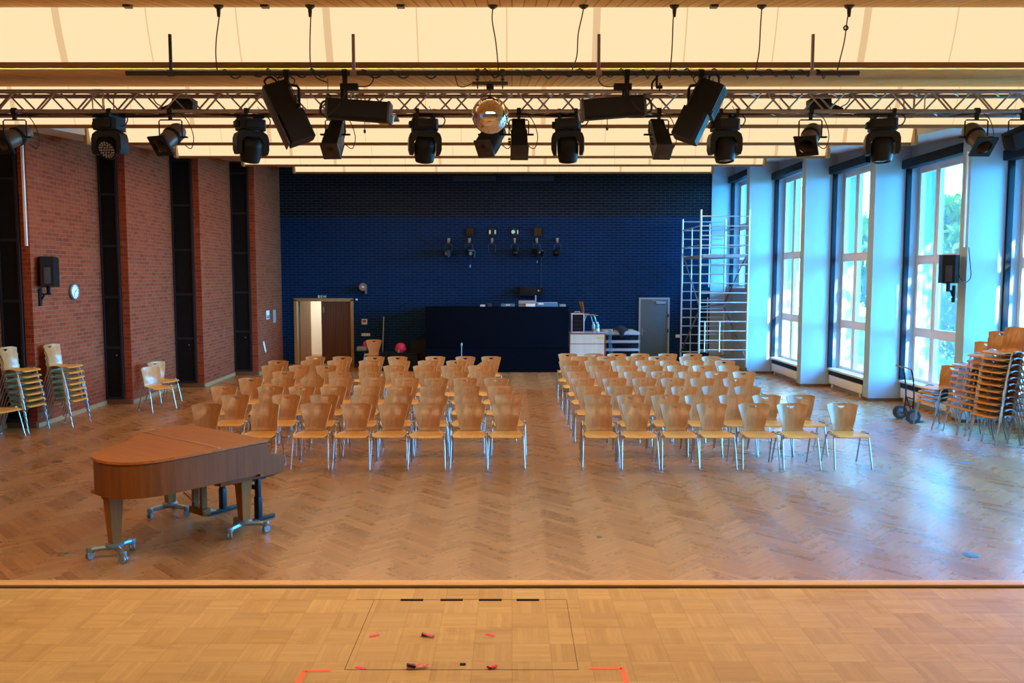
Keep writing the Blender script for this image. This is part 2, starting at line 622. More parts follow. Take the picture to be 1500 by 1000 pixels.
def link(name, me, parent=None, loc=None, rot=None):
    o = bpy.data.objects.new(name, me)
    COL.objects.link(o)
    if parent is not None:
        o.parent = parent
    if loc is not None:
        o.location = loc
    if rot is not None:
        o.rotation_euler = rot
    return o


def tag(o, label=None, cat=None, group=None, kind=None):
    if label:
        o['label'] = label
    if cat:
        o['category'] = cat
    if group:
        o['group'] = group
    if kind:
        o['kind'] = kind
    return o


def thing(name, label, cat, loc=(0, 0, 0), rz=0.0, group=None, rot=None):
    o = link(name, None, None, loc, rot if rot is not None else (0, 0, rz))
    return tag(o, label, cat, group)


def struct(b, name, mat, parent=None, smooth=35, label=None):
    o = b.build(name, mat, parent, smooth)
    if parent is None:
        tag(o, label, None, None, 'structure')
    return o


def dup(root, loc, rz, label=None, group=None, rot=None):
    def cp(o, parent):
        c = o.copy()
        COL.objects.link(c)
        if parent is not None:
            c.parent = parent
        for ch in kids.get(o.name, []):
            cp(ch, c)
        return c
    kids = {}
    st = [root]
    while st:
        o = st.pop()
        kids[o.name] = list(o.children)
        st += kids[o.name]
    r = cp(root, None)
    r.location = loc
    r.rotation_euler = rot if rot is not None else (0, 0, rz)
    if label:
        r['label'] = label
    if group:
        r['group'] = group
    return r


def smooth_path(pts, sub=6):
    """Catmull-Rom through pts"""
    P = [Vector(p) for p in pts]
    if len(P) < 3:
        return P
    P = [P[0] * 2 - P[1]] + P + [P[-1] * 2 - P[-2]]
    out = []
    for i in range(1, len(P) - 2):
        a, b, c, d = P[i - 1], P[i], P[i + 1], P[i + 2]
        for k in range(sub):
            t = k / sub
            out.append(0.5 * ((2 * b) + (c - a) * t + (2 * a - 5 * b + 4 * c - d) * t * t + (3 * b - a - 3 * c + d) * t ** 3))
    out.append(P[-2])
    return out


def ceil_z(y):                      # underside of the ceiling at the sides of the light coves
    return 4.02 + 0.072 * y


ORD = ['', 'first', 'second', 'third', 'fourth', 'fifth', 'sixth', 'seventh', 'eighth', 'ninth', 'tenth', 'eleventh', 'twelfth', 'thirteenth']

# ================================================================== ROOM SHELL
YB = 24.3                     # back wall
STAGE_Y, STAGE_Z = 4.14, 1.0  # stage edge
# --- floors
b = B(); b.box(-9.6, 10.2, 3.6, YB + 0.05, -0.15, 0.0)
struct(b, 'floor', 'hall parquet')
b = B(); b.box(-9.5, 9.5, -6.0, STAGE_Y - 0.035, 0.0, STAGE_Z)
struct(b, 'floor_stage', 'stage parquet')
b = B()                       # raised edge batten with a dark slot behind it
b.box(-9.5, 9.5, STAGE_Y - 0.012, STAGE_Y + 0.062, 0.05, STAGE_Z + 0.010, 0.006)
struct(b, 'trim_1', 'batten wood', label='light wooden batten along the front edge of the stage')
b = B(); b.box(-9.5, 9.5, STAGE_Y - 0.034, STAGE_Y - 0.0121, 0.06, STAGE_Z - 0.004)
struct(b, 'trim_2', 'panel black', label='dark slot along the stage edge')

# --- left brick wall: faces that step in towards the back, a black panel in each step
LF = [((-9.0, 4.0), (-9.1, 6.2)), ((-8.85, 6.2), (-8.95, 8.8)), ((-8.72, 8.8), (-8.86, 11.4)), ((-8.50, 11.4), (-8.72, 14.0)), ((-8.19, 14.0), (-8.31, 16.67)),
      ((-7.78, 16.67), (-7.90, 19.2)), ((-7.26, 19.2), (-7.34, 21.6)), ((-6.72, 21.6), (-6.82, YB))]
poly = []
for (a, c) in LF:
    poly += [a, c]
poly += [(-6.82, YB + 0.3), (-10.2, YB + 0.3), (-10.2, 4.0)]
b = B(); b.prism(poly, -0.1, 6.6)
struct(b, 'wall_left', 'red brick', smooth=0)
b = B()                       # skirting board along each brick face
for (a, c) in LF:
    b.prism([(a[0] - 0.01, a[1] - 0.0), (a[0] + 0.018, a[1] - 0.0), (c[0] + 0.018, c[1]), (c[0] - 0.01, c[1])], 0.0, 0.075)
struct(b, 'baseboard_left', 'base oak')
names_l = ['nearest the stage', 'behind the first brick pier', 'behind the second brick pier', 'nearest the dark back wall']
which_l = ['beside the loudspeaker and the chair stacks', 'between wall clock and pair of single chairs', 'behind the left rows of chairs', 'nearest the dark back wall']
for i, k in enumerate((4, 5, 6, 7)):
    y = LF[k][0][1]
    x1 = LF[k][0][0] - 0.15
    x0 = LF[k - 1][1][0] + 0.005
    t = thing('wall_panel', 'tall narrow black panel in brick wall, ' + which_l[i], 'wall panel', ((x0 + x1) / 2, y, 0), 0, 'black panels in the brick wall')
    w = (x1 - x0) / 2
    H = ceil_z(y) - 0.02
    pb = B(); pb.box(-w, w, -0.03, -0.002, 0.16, H)
    pb.build('infill', 'panel black', t)
    fb = B()
    fb.box(-w, -w + 0.035, -0.055, -0.002, 0.10, H, 0.004)
    fb.box(w - 0.05, w, -0.055, -0.002, 0.10, H, 0.004)
    z = 0.10
    while z < H:
        fb.box(-w + 0.035, w - 0.05, -0.050, -0.002, z, z + 0.05)
        z += 1.03
    fb.build('frame', 'frame black', t)
    bb = B(); bb.box(-w, w + 0.15, -0.045, -0.002, 0.0, 0.10, 0.004)
    bb.build('plinth', 'base dark', t)
    nb = B()
    nb.lathe([(0.012, 0), (0.016, 0.012), (0.0, 0.02)], 10, Matrix.Translation((w * 0.3, -0.03, 1.0)) @ Matrix.Rotation(R(90), 4, 'X'))
    nb.build('knob', 'grey metal', t)

# --- right wall: white pillars facing the stage, windows in the flanks
PL = [(5.86, 6.50, YB - 0.02), (6.28, 7.02, 21.9), (6.85, 7.55, 19.32), (7.47, 8.17, 17.04), (8.00, 8.72, 14.47), (8.40, 9.20, 11.9), (8.85, 9.65, 9.35), (9.2, 9.9, 6.9)]
b = B()
for (xl, xr, y) in PL:
    b.box(xl, xr + 0.62, y, y + 0.27, -0.1, 6.6)
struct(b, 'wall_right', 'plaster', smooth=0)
b = B()
for (xl, xr, y) in PL[1:]:
    b.box(xl - 0.012, xr + 0.03, y - 0.014, y, 0.0, 0.06)
    b.box(xl - 0.013, xl, y, y + 0.27, 0.0, 0.06)
struct(b, 'baseboard_right', 'base dark')
SILL, PARA = 0.44, 0.40
portals = []
wlab = ['behind the aluminium scaffold tower', 'between the first two white pillars', 'behind the right rows of chairs', 'behind the sack truck', 'behind the stacked chairs at frame edge', '', '']
for i in range(len(PL) - 1):
    xl, xr, yf = PL[i]             # far pillar
    yn = PL[i + 1][2] + 0.27       # back of the near pillar
    xi = xr + 0.02                 # inner face plane
    xg = xr + 0.24                 # glass plane
    htop = ceil_z((yf + yn) / 2) - 0.34
    PARA = 2.25 if i == 0 else 0.40
    SILL = PARA + 0.04
    b = B()
    b.box(xi, xi + 0.5, yn - 0.02, yf + 0.01, -0.1, PARA)                 # parapet
    b.box(xi, xi + 0.5, yn - 0.02, yf + 0.01, htop, 6.6)               # lintel
    b.box(PL[i + 1][1] - 0.12, PL[i + 1][1] + 0.5, yn - 0.03, yn + 0.02, -0.1, 6.6) if PL[i + 1][1] - 0.12 < xi else None
    b.box(xi + 0.0, xi + 0.5, yn - 0.03, yn + 0.05, -0.1, 6.6)
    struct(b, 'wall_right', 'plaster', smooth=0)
    # window: frame, mullion, transoms, panes
    w = B()
    y0, y1 = yn + 0.05, yf
    z0, z1 = PARA, htop
    win = thing('window_%d' % (i + 1), None, None, (xg, y0, 0))
    win['kind'] = 'structure'
    if wlab[i]:
        win['label'] = 'tall white framed window ' + wlab[i]
    L = y1 - y0
    far_w = 0.78
    ym = L - far_w
    tr = [z0 + (z1 - z0) * 0.24, z0 + (z1 - z0) * 0.575]
    fb = B()
    fb.box(-0.04, 0.05, 0, 0.07, z0, z1)
    fb.box(-0.04, 0.05, L - 0.07, L, z0, z1)
    fb.box(-0.04, 0.05, 0.07, L - 0.07, z0, z0 + 0.07)
    fb.box(-0.04, 0.05, 0.07, L - 0.07, z1 - 0.08, z1)
    fb.box(-0.04, 0.05, ym - 0.04, ym + 0.04, z0 + 0.07, z1 - 0.08)
    for zt in tr:
        fb.box(-0.045, 0.055, 0.07, ym - 0.04, zt - 0.05, zt + 0.05)
        fb.box(-0.045, 0.055, ym + 0.04, L - 0.07, zt - 0.05, zt + 0.05)
    fb.build('window_frame', 'window paint', win, 0)
    sb = B()                     # casement rims, a finger thinner than the frame
    zz = [z0 + 0.07] + [v for t_ in tr for v in (t_ - 0.05, t_ + 0.05)] + [z1 - 0.08]
    for (ya, yb) in ((0.07, ym - 0.04), (ym + 0.04, L - 0.07)):
        for k in range(0, 6, 2):
            za, zb = zz[k], zz[k + 1]
            sb.box(-0.055, 0.01, ya, ya + 0.045, za, zb)
            sb.box(-0.055, 0.01, yb - 0.045, yb, za, zb)
            sb.box(-0.055, 0.01, ya + 0.045, yb - 0.045, za, za + 0.045)
            sb.box(-0.055, 0.01, ya + 0.045, yb - 0.045, zb - 0.045, zb)
    sb.build('sash', 'white enamel', win, 0)
    gb = B()
    gb.quad((0, 0.05, z0 + 0.05), (0, L - 0.05, z0 + 0.05), (0, L - 0.05, z1 - 0.06), (0, 0.05, z1 - 0.06))
    gb.build('pane', 'window glass', win, 0)
    portals.append(((xg + 0.12, (y0 + y1) / 2, (z0 + z1) / 2), L, z1 - z0))
    # sill board and convector under it
    b = B(); b.box(xi - 0.10, xg - 0.045, yn + 0.05, yf - 0.003, PARA + 0.002, SILL + 0.01, 0.006)
    sl = b.build('window_sill', 'window paint', None, 35)
    tag(sl, None, None, None, 'structure')
    where = wlab[i]
    if 0 < i < 5:
        rt = thing('radiator', 'long white radiator under the window ' + where, 'radiator', (xi - 0.09, (yn + yf) / 2, 0), 0, 'radiators under the windows')
        Lr = (yf - yn) / 2 - 0.08
        rb = B(); rb.box(-0.0, 0.07, -Lr, Lr, 0.09, 0.29, 0.012)
        rb.build('casing', 'radiator white', rt)
        rb = B()
        rb.box(0.0, 0.06, -Lr, Lr, 0.30, 0.385)
        rb.build('grille', 'blind navy', rt)
        rb = B()
        for yy in (-Lr + 0.15, Lr - 0.15):
            rb.box(0.02, 0.05, yy - 0.02, yy + 0.02, 0.0, 0.09)
        rb.build('foot', 'radiator white', rt)
    if i < 5:
        # blackout blind: cassette under the lintel and its guide rail on the far side
        bt = thing('blackout_blind', 'dark blue blackout blind at the window ' + where, 'blind', (xi, yf, 0), 0, 'blackout blinds at the windows')
        cb = B(); cb.box(-0.20, 0.02, -(yf - yn) + 0.02, -0.004, htop - 0.03, htop + 0.15, 0.02)
        cb.build('cassette', 'blind navy', bt)
        cb = B(); cb.box(-0.10, -0.0, -0.06, -0.003, SILL + 0.02, htop - 0.03, 0.004)
        cb.build('guide_rail', 'blind navy', bt)

# right side wall towards the stage and the stage house
b = B()
b.box(9.5, 9.9, -6.3, 6.95, -0.1, 7)
b.box(-10.2, -9.4, -6.3, 4.0, -0.1, 7)
b.box(-10.2, 9.9, -6.4, -6.0, -0.1, 7)
struct(b, 'wall_stage', 'plaster', smooth=0)

# --- back wall with the two door openings
DL0, DL1, DH = -6.47, -4.70, 1.93
b = B()
b.box(-6.85, DL0, YB, YB + 0.3, -0.1, 6.6)
b.box(DL0, DL1, YB, YB + 0.3, DH, 6.6)
b.box(DL1, 5.87, YB, YB + 0.3, -0.1, 6.6)
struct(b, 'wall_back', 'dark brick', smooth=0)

# --- ceiling: plaster shell above, stepped side soffits, light coves
b = B()
for (x0, x1) in ((-10.2, 11.2),):
    v = [(x0, -6.4, 5.3), (x1, -6.4, 5.3), (x1, 7, 5.85), (x0, 7, 5.85)]
    b.quad(*v)
    b.quad((x0, 7, 5.85), (x1, 7, 5.85), (x1, YB + 0.3, 6.6), (x0, YB + 0.3, 6.6))
struct(b, 'ceiling', 'ceiling plaster', smooth=0)
COVES = [  # y of the fascia, its lower edge z, left and right end x, height of the glowing panel
    (4.3, 4.36, -9.3, 9.3, 0.5), (8.2, 4.631, -9.2, 9.3, 0.52), (12.3, 4.78, -8.55, 8.35, 0.56), (15.0, 4.955, -7.6, 7.2, 0.62),
    (17.75, 5.115, -7.13, 6.70, 0.62), (20.5, 5.305, -6.6, 6.2, 0.62), (23.3, 5.478, -6.09, 5.6, 0.62)]
LEAN = 0.15
cove_lab = ['', 'broad glowing light cove above the hanging pipe, nearest the stage', 'glowing light cove seen through the lighting truss',
            'long glowing light cove, third behind the truss height, widest with wooden ends', 'glowing light cove, fourth from the stage, shorter than the one before it',
            'glowing light cove, second from the back wall', 'shortest glowing light cove, closest to the dark back wall']
for i, (y, z, xl, xr, h) in enumerate(COVES):
    b = B(); b.box(xl, xr, y - 0.035, y + 0.0, z, z + 0.066, 0.003)
    struct(b, 'trim_%d' % (i + 3), 'fascia wood', label='wooden edge board under a glowing light cove')
    if i:
        b = B()
        # end boards
        for s in (-1, 1):
            x = xl if s < 0 else xr
            b.box(x - 0.03, x + 0.03, y - LEAN - 0.02, y + 0.0, z - 0.0, z + h + 0.3)
        struct(b, 'trim_%d' % (i + 12), 'end wood', label='wooden end boards of a light cove')
        lt = thing('light_cove', cove_lab[i], 'ceiling light', (0, y, z), 0, 'light coves across the ceiling')
        db = B()
        N = 8                      # slightly bowed translucent sheet
        prof = []
        for k in range(N + 1):
            q = k / N
            prof.append((-0.035 - LEAN * q - 0.012 * math.sin(PI * q), 0.05 + (h - 0.05) * q))
        for (p, q) in zip(prof, prof[1:]):
            db.quad((xl + 0.03, p[0], p[1]), (xr - 0.03, p[0], p[1]), (xr - 0.03, q[0], q[1]), (xl + 0.03, q[0], q[1]))
        bmesh.ops.remove_doubles(db.bm, verts=db.bm.verts, dist=1e-4)
        db.build('diffuser', 'diffuser glow', lt, 80)
        sb = B()                    # joints between the sheets
        x = -9.0 + (0.35 if i % 2 else 0.0)
        k = 0
        while x < 9:
            if xl + 0.2 < x < xr - 0.2:
                wj = (0.006, 0.006, 0.035)[k % 3]
                for (p, q) in zip(prof, prof[1:]):
                    sb.quad((x - wj, p[0] - 0.003, p[1]), (x + wj, p[0] - 0.003, p[1]), (x + wj, q[0] - 0.003, q[1]), (x - wj, q[0] - 0.003, q[1]))
            x += 0.86
            k += 1
        sb.build('joint_strip', 'diffuser joint', lt, 0)
    # sloping boarded soffit up to the next cove
    if i + 1 < len(COVES):
        y2, z2, _a, _b, h2 = COVES[i + 1]
        b = B()
        yy, zz = y2 - LEAN - 0.04, z2 + h2
        b.quad((xl, y, z), (xr, y, z), (xr, yy, zz), (xl, yy, zz))
        b.quad((xl, y, z + 0.03), (xr, y, z + 0.03), (xr, yy, zz + 0.03), (xl, yy, zz + 0.03))
        struct(b, 'ceiling_soffit', 'ceiling planks', smooth=0)
    else:
        b = B()
        b.quad((xl, y, z), (xr, y, z), (xr, YB, z + 0.3), (xl, YB, z + 0.3))
        struct(b, 'ceiling_soffit', 'ceiling planks', smooth=0)
b = B(); b.quad((-9.4, -6.0, 4.9), (9.4, -6.0, 4.9), (9.4, 4.0, 4.86), (-9.4, 4.0, 4.86))
struct(b, 'ceiling_stage', 'ceiling planks', smooth=0)
# plaster strips between the cove ends and the walls
b = B()
ys = [4.0] + [c[0] for c in COVES] + [YB]
for i in range(len(ys) - 1):
    ya, yb_ = ys[i], ys[i + 1]
    c = COVES[min(i, len(COVES) - 1)]
    if i == 0:
        continue
    cl = COVES[min(i, len(COVES) - 1)]
    za, zb = ceil_z(ya) + 0.02, ceil_z(yb_) + 0.02
    b.quad((-10, ya, za), (cl[2], ya, za), (cl[2], yb_, zb), (-10, yb_, zb))
    b.quad((cl[3], ya, za), (10.8, ya, za), (10.8, yb_, zb), (cl[3], yb_, zb))
    b.quad((cl[2], ya, za), (cl[2], yb_, zb), (cl[2], yb_, 6.6), (cl[2], ya, 6.6))
    b.quad((cl[3], ya, za), (cl[3], yb_, zb), (cl[3], yb_, 6.6), (cl[3], ya, 6.6))
struct(b, 'ceiling_side', 'ceiling plaster', smooth=0)

# --- double door in the back wall, one leaf open
b = B()
fw = 0.09
b.box(DL0, DL0 + fw, YB - 0.03, YB + 0.25, 0, DH, 0.004)
b.box(DL1 - fw, DL1, YB - 0.03, YB + 0.25, 0, DH, 0.004)
b.box(DL0, DL1, YB - 0.03, YB + 0.25, DH - 0.06, DH + 0.03, 0.004)
d1 = struct(b, 'door_1', 'frame oak')
d1['label'] = 'wooden double door frame in the back wall'
# closed right leaf clad in narrow slats
dw0, dw1 = DL0 + 0.80, DL1 - fw - 0.004
lf = thing('door_leaf', 'closed brown door leaf with vertical slats in the back wall', 'door', ((dw0 + dw1) / 2, YB + 0.05, 0))
W2 = (dw1 - dw0) / 2
b = B(); b.box(-W2, W2, 0.0, 0.05, 0.01, DH - 0.065)
b.build('leaf_panel', 'slat back', lf, 0)
b = B()
n = 17
for k in range(n):
    x = -W2 + 0.04 + (2 * W2 - 0.08) * k / (n - 1)
    b.box(x - 0.013, x + 0.013, -0.022, 0.001, 0.02, DH - 0.08, 0.004)
b.build('slat', 'slat wood', lf)
b = B(); b.lathe([(0.0, -0.004), (0.055, 0.0), (0.06, 0.012), (0.0, 0.02)], 16, Matrix.Translation((-W2 + 0.07, -0.02, 1.62)) @ Matrix.Rotation(R(90), 4, 'X') @ Matrix.Diagonal((0.5, 1.6, 1, 1)))
b.build('pull_plate', 'grey metal', lf)
# open left leaf, swung into the corridor
op = thing('door_leaf', 'open plain wooden door leaf swung back at the left side of the doorway', 'door', (DL0 + fw + 0.01, YB + 0.22, 0), R(77))
b = B(); b.box(0, 0.70, -0.025, 0.025, 0.01, DH - 0.065, 0.004)
b.build('leaf_panel', 'door wood', op)
b = B()
for s in (-1, 1):
    b.tube([(0.65, s * 0.02, 0.98), (0.65, s * 0.06, 0.98), (0.54, s * 0.065, 0.98)], 0.010)
b.build('handle', 'grey metal', op)
# corridor beyond the door
b = B()
b.box(-7.6, -4.0, YB + 3.0, YB + 3.2, -0.1, 3)
b.box(-7.8, -7.6, YB + 0.3, YB + 3.2, -0.1, 3)
b.box(-4.9, -4.7, YB + 0.3, YB + 3.2, -0.1, 3)
b.box(-7.8, -4.0, YB + 0.3, YB + 3.2, 2.7, 2.8)
struct(b, 'wall_corridor', 'corridor plaster', smooth=0)
b = B(); b.box(-7.8, -4.0, YB + 0.05, YB + 3.2, -0.15, 0.0)
struct(b, 'floor_corridor', 'hall parquet')
rt = thing('radiator', 'white panel radiator seen through the open doorway', 'radiator', (-5.95, YB + 2.93, 0))
b = B(); b.box(-0.30, 0.30, -0.06, 0.06, 0.12, 0.80, 0.015)
b.build('panel', 'radiator white', rt)
b = B(); b.box(-0.32, 0.32, -0.12, 0.065, 0.90, 0.94)
b.build('shelf', 'device grey', rt)
# --- grey steel door on the right of the back wall
sd0, sd1 = 3.81, 4.62
b = B()
b.box(sd0 - 0.05, sd0, YB - 0.035, YB - 0.001, 0, 1.98)
b.box(sd1, sd1 + 0.05, YB - 0.035, YB - 0.001, 0, 1.98)
b.box(sd0, sd1, YB - 0.035, YB - 0.001, 1.93, 1.98)
d2 = struct(b, 'door_2', 'door frame steel', smooth=0)
d2['label'] = 'pale steel door frame in the back wall'
lf = thing('door_leaf', 'blue-grey steel door beside the scaffold tower', 'door', ((sd0 + sd1) / 2, YB, 0))
b = B(); b.box(-0.403, 0.403, -0.022, -0.001, 0.01, 1.928, 0.003)
b.build('leaf_panel', 'steel door blue', lf)
b = B()
b.box(0.05, 0.33, -0.07, -0.022, 1.80, 1.86, 0.008)
b.tube([(0.19, -0.05, 1.86), (0.05, -0.09, 1.875), (-0.08, -0.05, 1.90)], 0.008)
b.build('door_closer', 'door frame steel', lf)
b = B()
b.box(-0.37, -0.33, -0.030, -0.022, 0.86, 1.08, 0.003)
b.tube([(-0.35, -0.025, 1.0), (-0.35, -0.07, 1.0), (-0.24, -0.075, 1.0)], 0.011)
b.build('handle', 'grey metal', lf)
b = B()
for z in (0.95, 1.40):
    b.box(0.395, 0.43, -0.045, -0.022, z, z + 0.10, 0.003)
b.build('hinge', 'black metal', lf)

# --- outside: ground, trees and bushes beyond the windows
b = B(); b.box(7.0, 60, -12, 60, -0.5, -0.3)
struct(b, 'ground_outside', 'grass', smooth=0)
b = B(); b.box(10.6, 12.6, -12, 60, -0.3, -0.27)
struct(b, 'path_outside', 'concrete', smooth=0)


def crown(name, parent, mat, centers, nleaf, size, seed):
    r = random.Random(seed)
    bm = B()
    for _ in range(nleaf):
        c, rad = r.choice(centers)
        while True:
            p = Vector((r.uniform(-1, 1), r.uniform(-1, 1), r.uniform(-1, 1)))
            if 0.15 < p.length < 1:
                break
        p = Vector(c) + Vector((p.x * rad[0], p.y * rad[1], p.z * rad[2]))
        e = Euler((r.uniform(0, 6.3), r.uniform(0, 6.3), r.uniform(0, 6.3))).to_matrix()
        s = size * r.uniform(0.6, 1.3)
        pts = [p + e @ Vector(q) for q in ((-s, 0, 0), (0, -s * 0.45, s * 0.1), (s, 0, 0), (0, s * 0.45, s * 0.1))]
        bm.quad(*pts)
    return bm.build(name, mat, parent, 0)


def tree(x, y, h, rad, label, seed, mat, n=2600, bush=False):
    r = random.Random(seed)
    t = thing('bush' if bush else 'tree', label, 'bush' if bush else 'tree', (x, y, -0.3), 0, 'greenery outside the windows')
    cs = []
    for k in range(9):
        a = r.uniform(0, 2 * PI)
        q = r.uniform(0.1, 0.75) * rad
        zz = h * (r.uniform(0.15, 0.85) if bush else r.uniform(0.42, 0.92))
        cs.append(((q * math.cos(a), q * math.sin(a), zz), (rad * 0.5, rad * 0.5, h * (0.22 if bush else 0.14))))
    tb = B()
    if not bush:
        tb.tube([(0, 0, 0), (0.05, 0.02, h * 0.3), (0.0, 0.08, h * 0.6), (0.06, 0, h * 0.9)], 0.16, 8, False, 0.03)
    else:
        tb.tube([(0, 0, 0), (0.05, 0.02, h * 0.6)], 0.05, 6, False, 0.02)
    for c in cs:
        z0 = c[0][2] * 0.6
        tb.tube([(0, 0, z0), (c[0][0] * 0.5, c[0][1] * 0.5, z0 + (c[0][2] - z0) * 0.7), c[0]], 0.05, 5, False, 0.012)
    tb.build('trunk', 'bark', t)
    crown('foliage', t, mat, cs, n, 0.17 if not bush else 0.10, seed)
    return t


TREES = [(15.5, 29.5, 5.6, 2.0, 0), (18.5, 35.0, 6.4, 2.6, 0), (21.5, 42.0, 7.2, 2.8, 1), (14.2, 24.0, 4.7, 1.6, 1), (14.2, 13.2, 8.4, 2.0, 0), (13.4, 8.5, 8.6, 2.0, 1), (14.6, 3.0, 9.0, 2.2, 0),
         (22.5, 36.0, 6.0, 2.3, 1), (13.6, 31.0, 5.2, 1.6, 1), (18, 29.5, 4.8, 2.0, 1)]
tl = ['leafy green tree seen high in the windows by the scaffold tower', 'tall green tree showing in the window behind the right rows of chairs', 'pale green tree far off beyond the window behind the sack truck',
      'low pale green tree showing in the lower panes behind the sack truck', 'green tree close outside the window behind the stacked chairs', 'pale tree outside near the frame edge', 'tree outside beside the stage',
      'pale bushy tree filling the middle panes behind the wall loudspeaker', 'small pale tree beyond the second window from the back', 'broad low tree filling lower panes between white pillars']
for k, (x, y, h, rd, m) in enumerate(TREES):
    tree(x, y, h, rd, tl[k], 40 + k, ('leaves green', 'leaves pale')[m], 750 if k in (4, 5, 6) else 2600)
BUSH = [(15.0, 27.0, 2.3, 1.5), (17.3, 33.5, 2.4, 1.8), (13.2, 22.0, 1.7, 1.2), (20.0, 40, 2.6, 2.0)]
bl = ['round green bush low in the window behind the sack truck', 'round green bush beyond the window behind the right rows', 'small green bush outside the window nearest the stacks', 'far hedge-like bush low in the middle window']
for k, (x, y, h, rd) in enumerate(BUSH):
    tree(x, y, h, rd, bl[k], 80 + k, 'leaves green', 1800, True)

# ================================================================== CHAIRS
def hole_curve(u):
    return 0.034 * (1 - (u / 0.058) ** 2) if abs(u) < 0.058 else 0.0


def thicken(bm, t):
    bm.verts.ensure_lookup_table()
    bm.normal_update()
    faces, edges, vs = bm.faces[:], [e for e in bm.edges if len(e.link_faces) == 1], bm.verts[:]
    nv = {v: bm.verts.new(v.co + v.normal * t) for v in vs}
    rim = [(e.verts[0], e.verts[1]) for e in edges]
    for f in faces:
        bm.faces.new([nv[v] for v in reversed(f.verts)])
    for a, c in rim:
        bm.faces.new((a, c, nv[c], nv[a]))


def back_mesh(kind):
    """plywood backrest; kind flared / straight / round"""
    us = [-1, -0.85, -0.65, -0.45, -0.27, -0.235, -0.16, -0.08, 0, 0.08, 0.16, 0.235, 0.27, 0.45, 0.65, 0.85, 1]
    T = 0.835
    zs = [0.452, 0.462, 0.485, 0.52, 0.56, 0.60, 0.64, 0.68, 0.72, 0.755, 0.785, 0.80, 0.812, 0.826, T]
    top, bot = 11, 11

    def halfw(z):
        q = (z - 0.455) / (T - 0.455)
        if kind == 'straight':
            return 0.178 + 0.017 * q
        q2 = max(0.0, q)
        w = 0.132 + 0.093 * (q2 ** 1.05)
        if z < 0.475:
            w += 0.03 * (0.475 - z) / 0.023
        return w

    def pos(u, z):
        w = halfw(z)
        zz = z
        if kind == 'round':
            q = (z - 0.66) / (T - 0.66)
            if q > 0:
                w = 0.205 * math.sqrt(max(0.02, 1 - 0.86 * q * q)) * (1 if q < 1 else 1)
            zz = z - (0.0 if q <= 0 else 0.05 * q * (abs(u) ** 3))
        else:
            q = (z - 0.80) / (T - 0.80)
            if q > 0:
                w -= 0.012 * q * q
                zz -= 0.016 * q * max(0, abs(u) - 0.65) / 0.35
        x = u * w
        t = (zz - 0.455) / (T - 0.455)
        y = 0.168 + 0.085 * t - 0.045 * (x / 0.2) ** 2 - 0.018 * math.exp(-((t - 0.45) / 0.3) ** 2)
        if zz < 0.485:
            y -= 0.028 * ((0.485 - zz) / 0.033) ** 2
        return Vector((x, y, zz))
    bm = B()
    grid = []
    for r, z in enumerate(zs):
        row = []
        for u in us:
            if kind == 'flared' and r == 10:
                # lower rim of the handle slot
                w = halfw(0.80)
                z2 = 0.80 - max(0.004, hole_curve(u * w))
                row.append(bm.bm.verts.new(pos(u, z2)))
            else:
                row.append(bm.bm.verts.new(pos(u, z)))
        grid.append(row)
    for r in range(len(zs) - 1):
        for c in range(len(us) - 1):
            mid = (us[c] + us[c + 1]) / 2
            if kind == 'flared' and r == 10 and abs(mid) < 0.26:
                continue
            bm.bm.faces.new((grid[r][c], grid[r][c + 1], grid[r + 1][c + 1], grid[r + 1][c]))
    bmesh.ops.recalc_face_normals(bm.bm, faces=bm.bm.faces)
    thicken(bm.bm, 0.010)
    return bm


def seat_mesh():
    bm = B()
    ys = [-0.235, -0.225, -0.20, -0.15, -0.08, 0.0, 0.07, 0.12, 0.155]
    us = [-1, -0.8, -0.5, -0.2, 0, 0.2, 0.5, 0.8, 1]
    grid = []
    for y in ys:
        t = (y + 0.235) / 0.39
        w = 0.222 - 0.05 * max(0, (t - 0.35) / 0.65) ** 1.6
        if t < 0.1:
            w -= 0.02 * (0.1 - t) / 0.1
        row = []
        for u in us:
            z = 0.448 - 0.012 * math.sin(PI * min(1, t * 1.15)) * (1 - u * u)
            if t < 0.12:
                z -= 0.020 * ((0.12 - t) / 0.12) ** 2
            z += 0.004 * u * u
            row.append(bm.bm.verts.new((u * w, y, z)))
        grid.append(row)
    for r in range(len(ys) - 1):
        for c in range(len(us) - 1):
            bm.bm.faces.new((grid[r][c], grid[r][c + 1], grid[r + 1][c + 1], grid[r + 1][c]))
    bmesh.ops.recalc_face_normals(bm.bm, faces=bm.bm.faces)
    thicken(bm.bm, 0.011)
    return bm


def leg_path(s, front):
    if front:
        p = [(s * 0.252, -0.235, 0.012), (s * 0.245, -0.185, 0.22), (s * 0.238, -0.135, 0.405), (s * 0.236, -0.105, 0.445), (s * 0.235, -0.06, 0.467), (s * 0.235, 0.0, 0.474)]
    else:
        p = [(s * 0.248, 0.255, 0.012), (s * 0.243, 0.185, 0.22), (s * 0.238, 0.12, 0.405), (s * 0.236, 0.095, 0.443), (s * 0.235, 0.06, 0.465), (s * 0.235, 0.0, 0.474)]
    return [p[0], p[1]] + smooth_path(p[1:], 3)[1:]


CH = {}


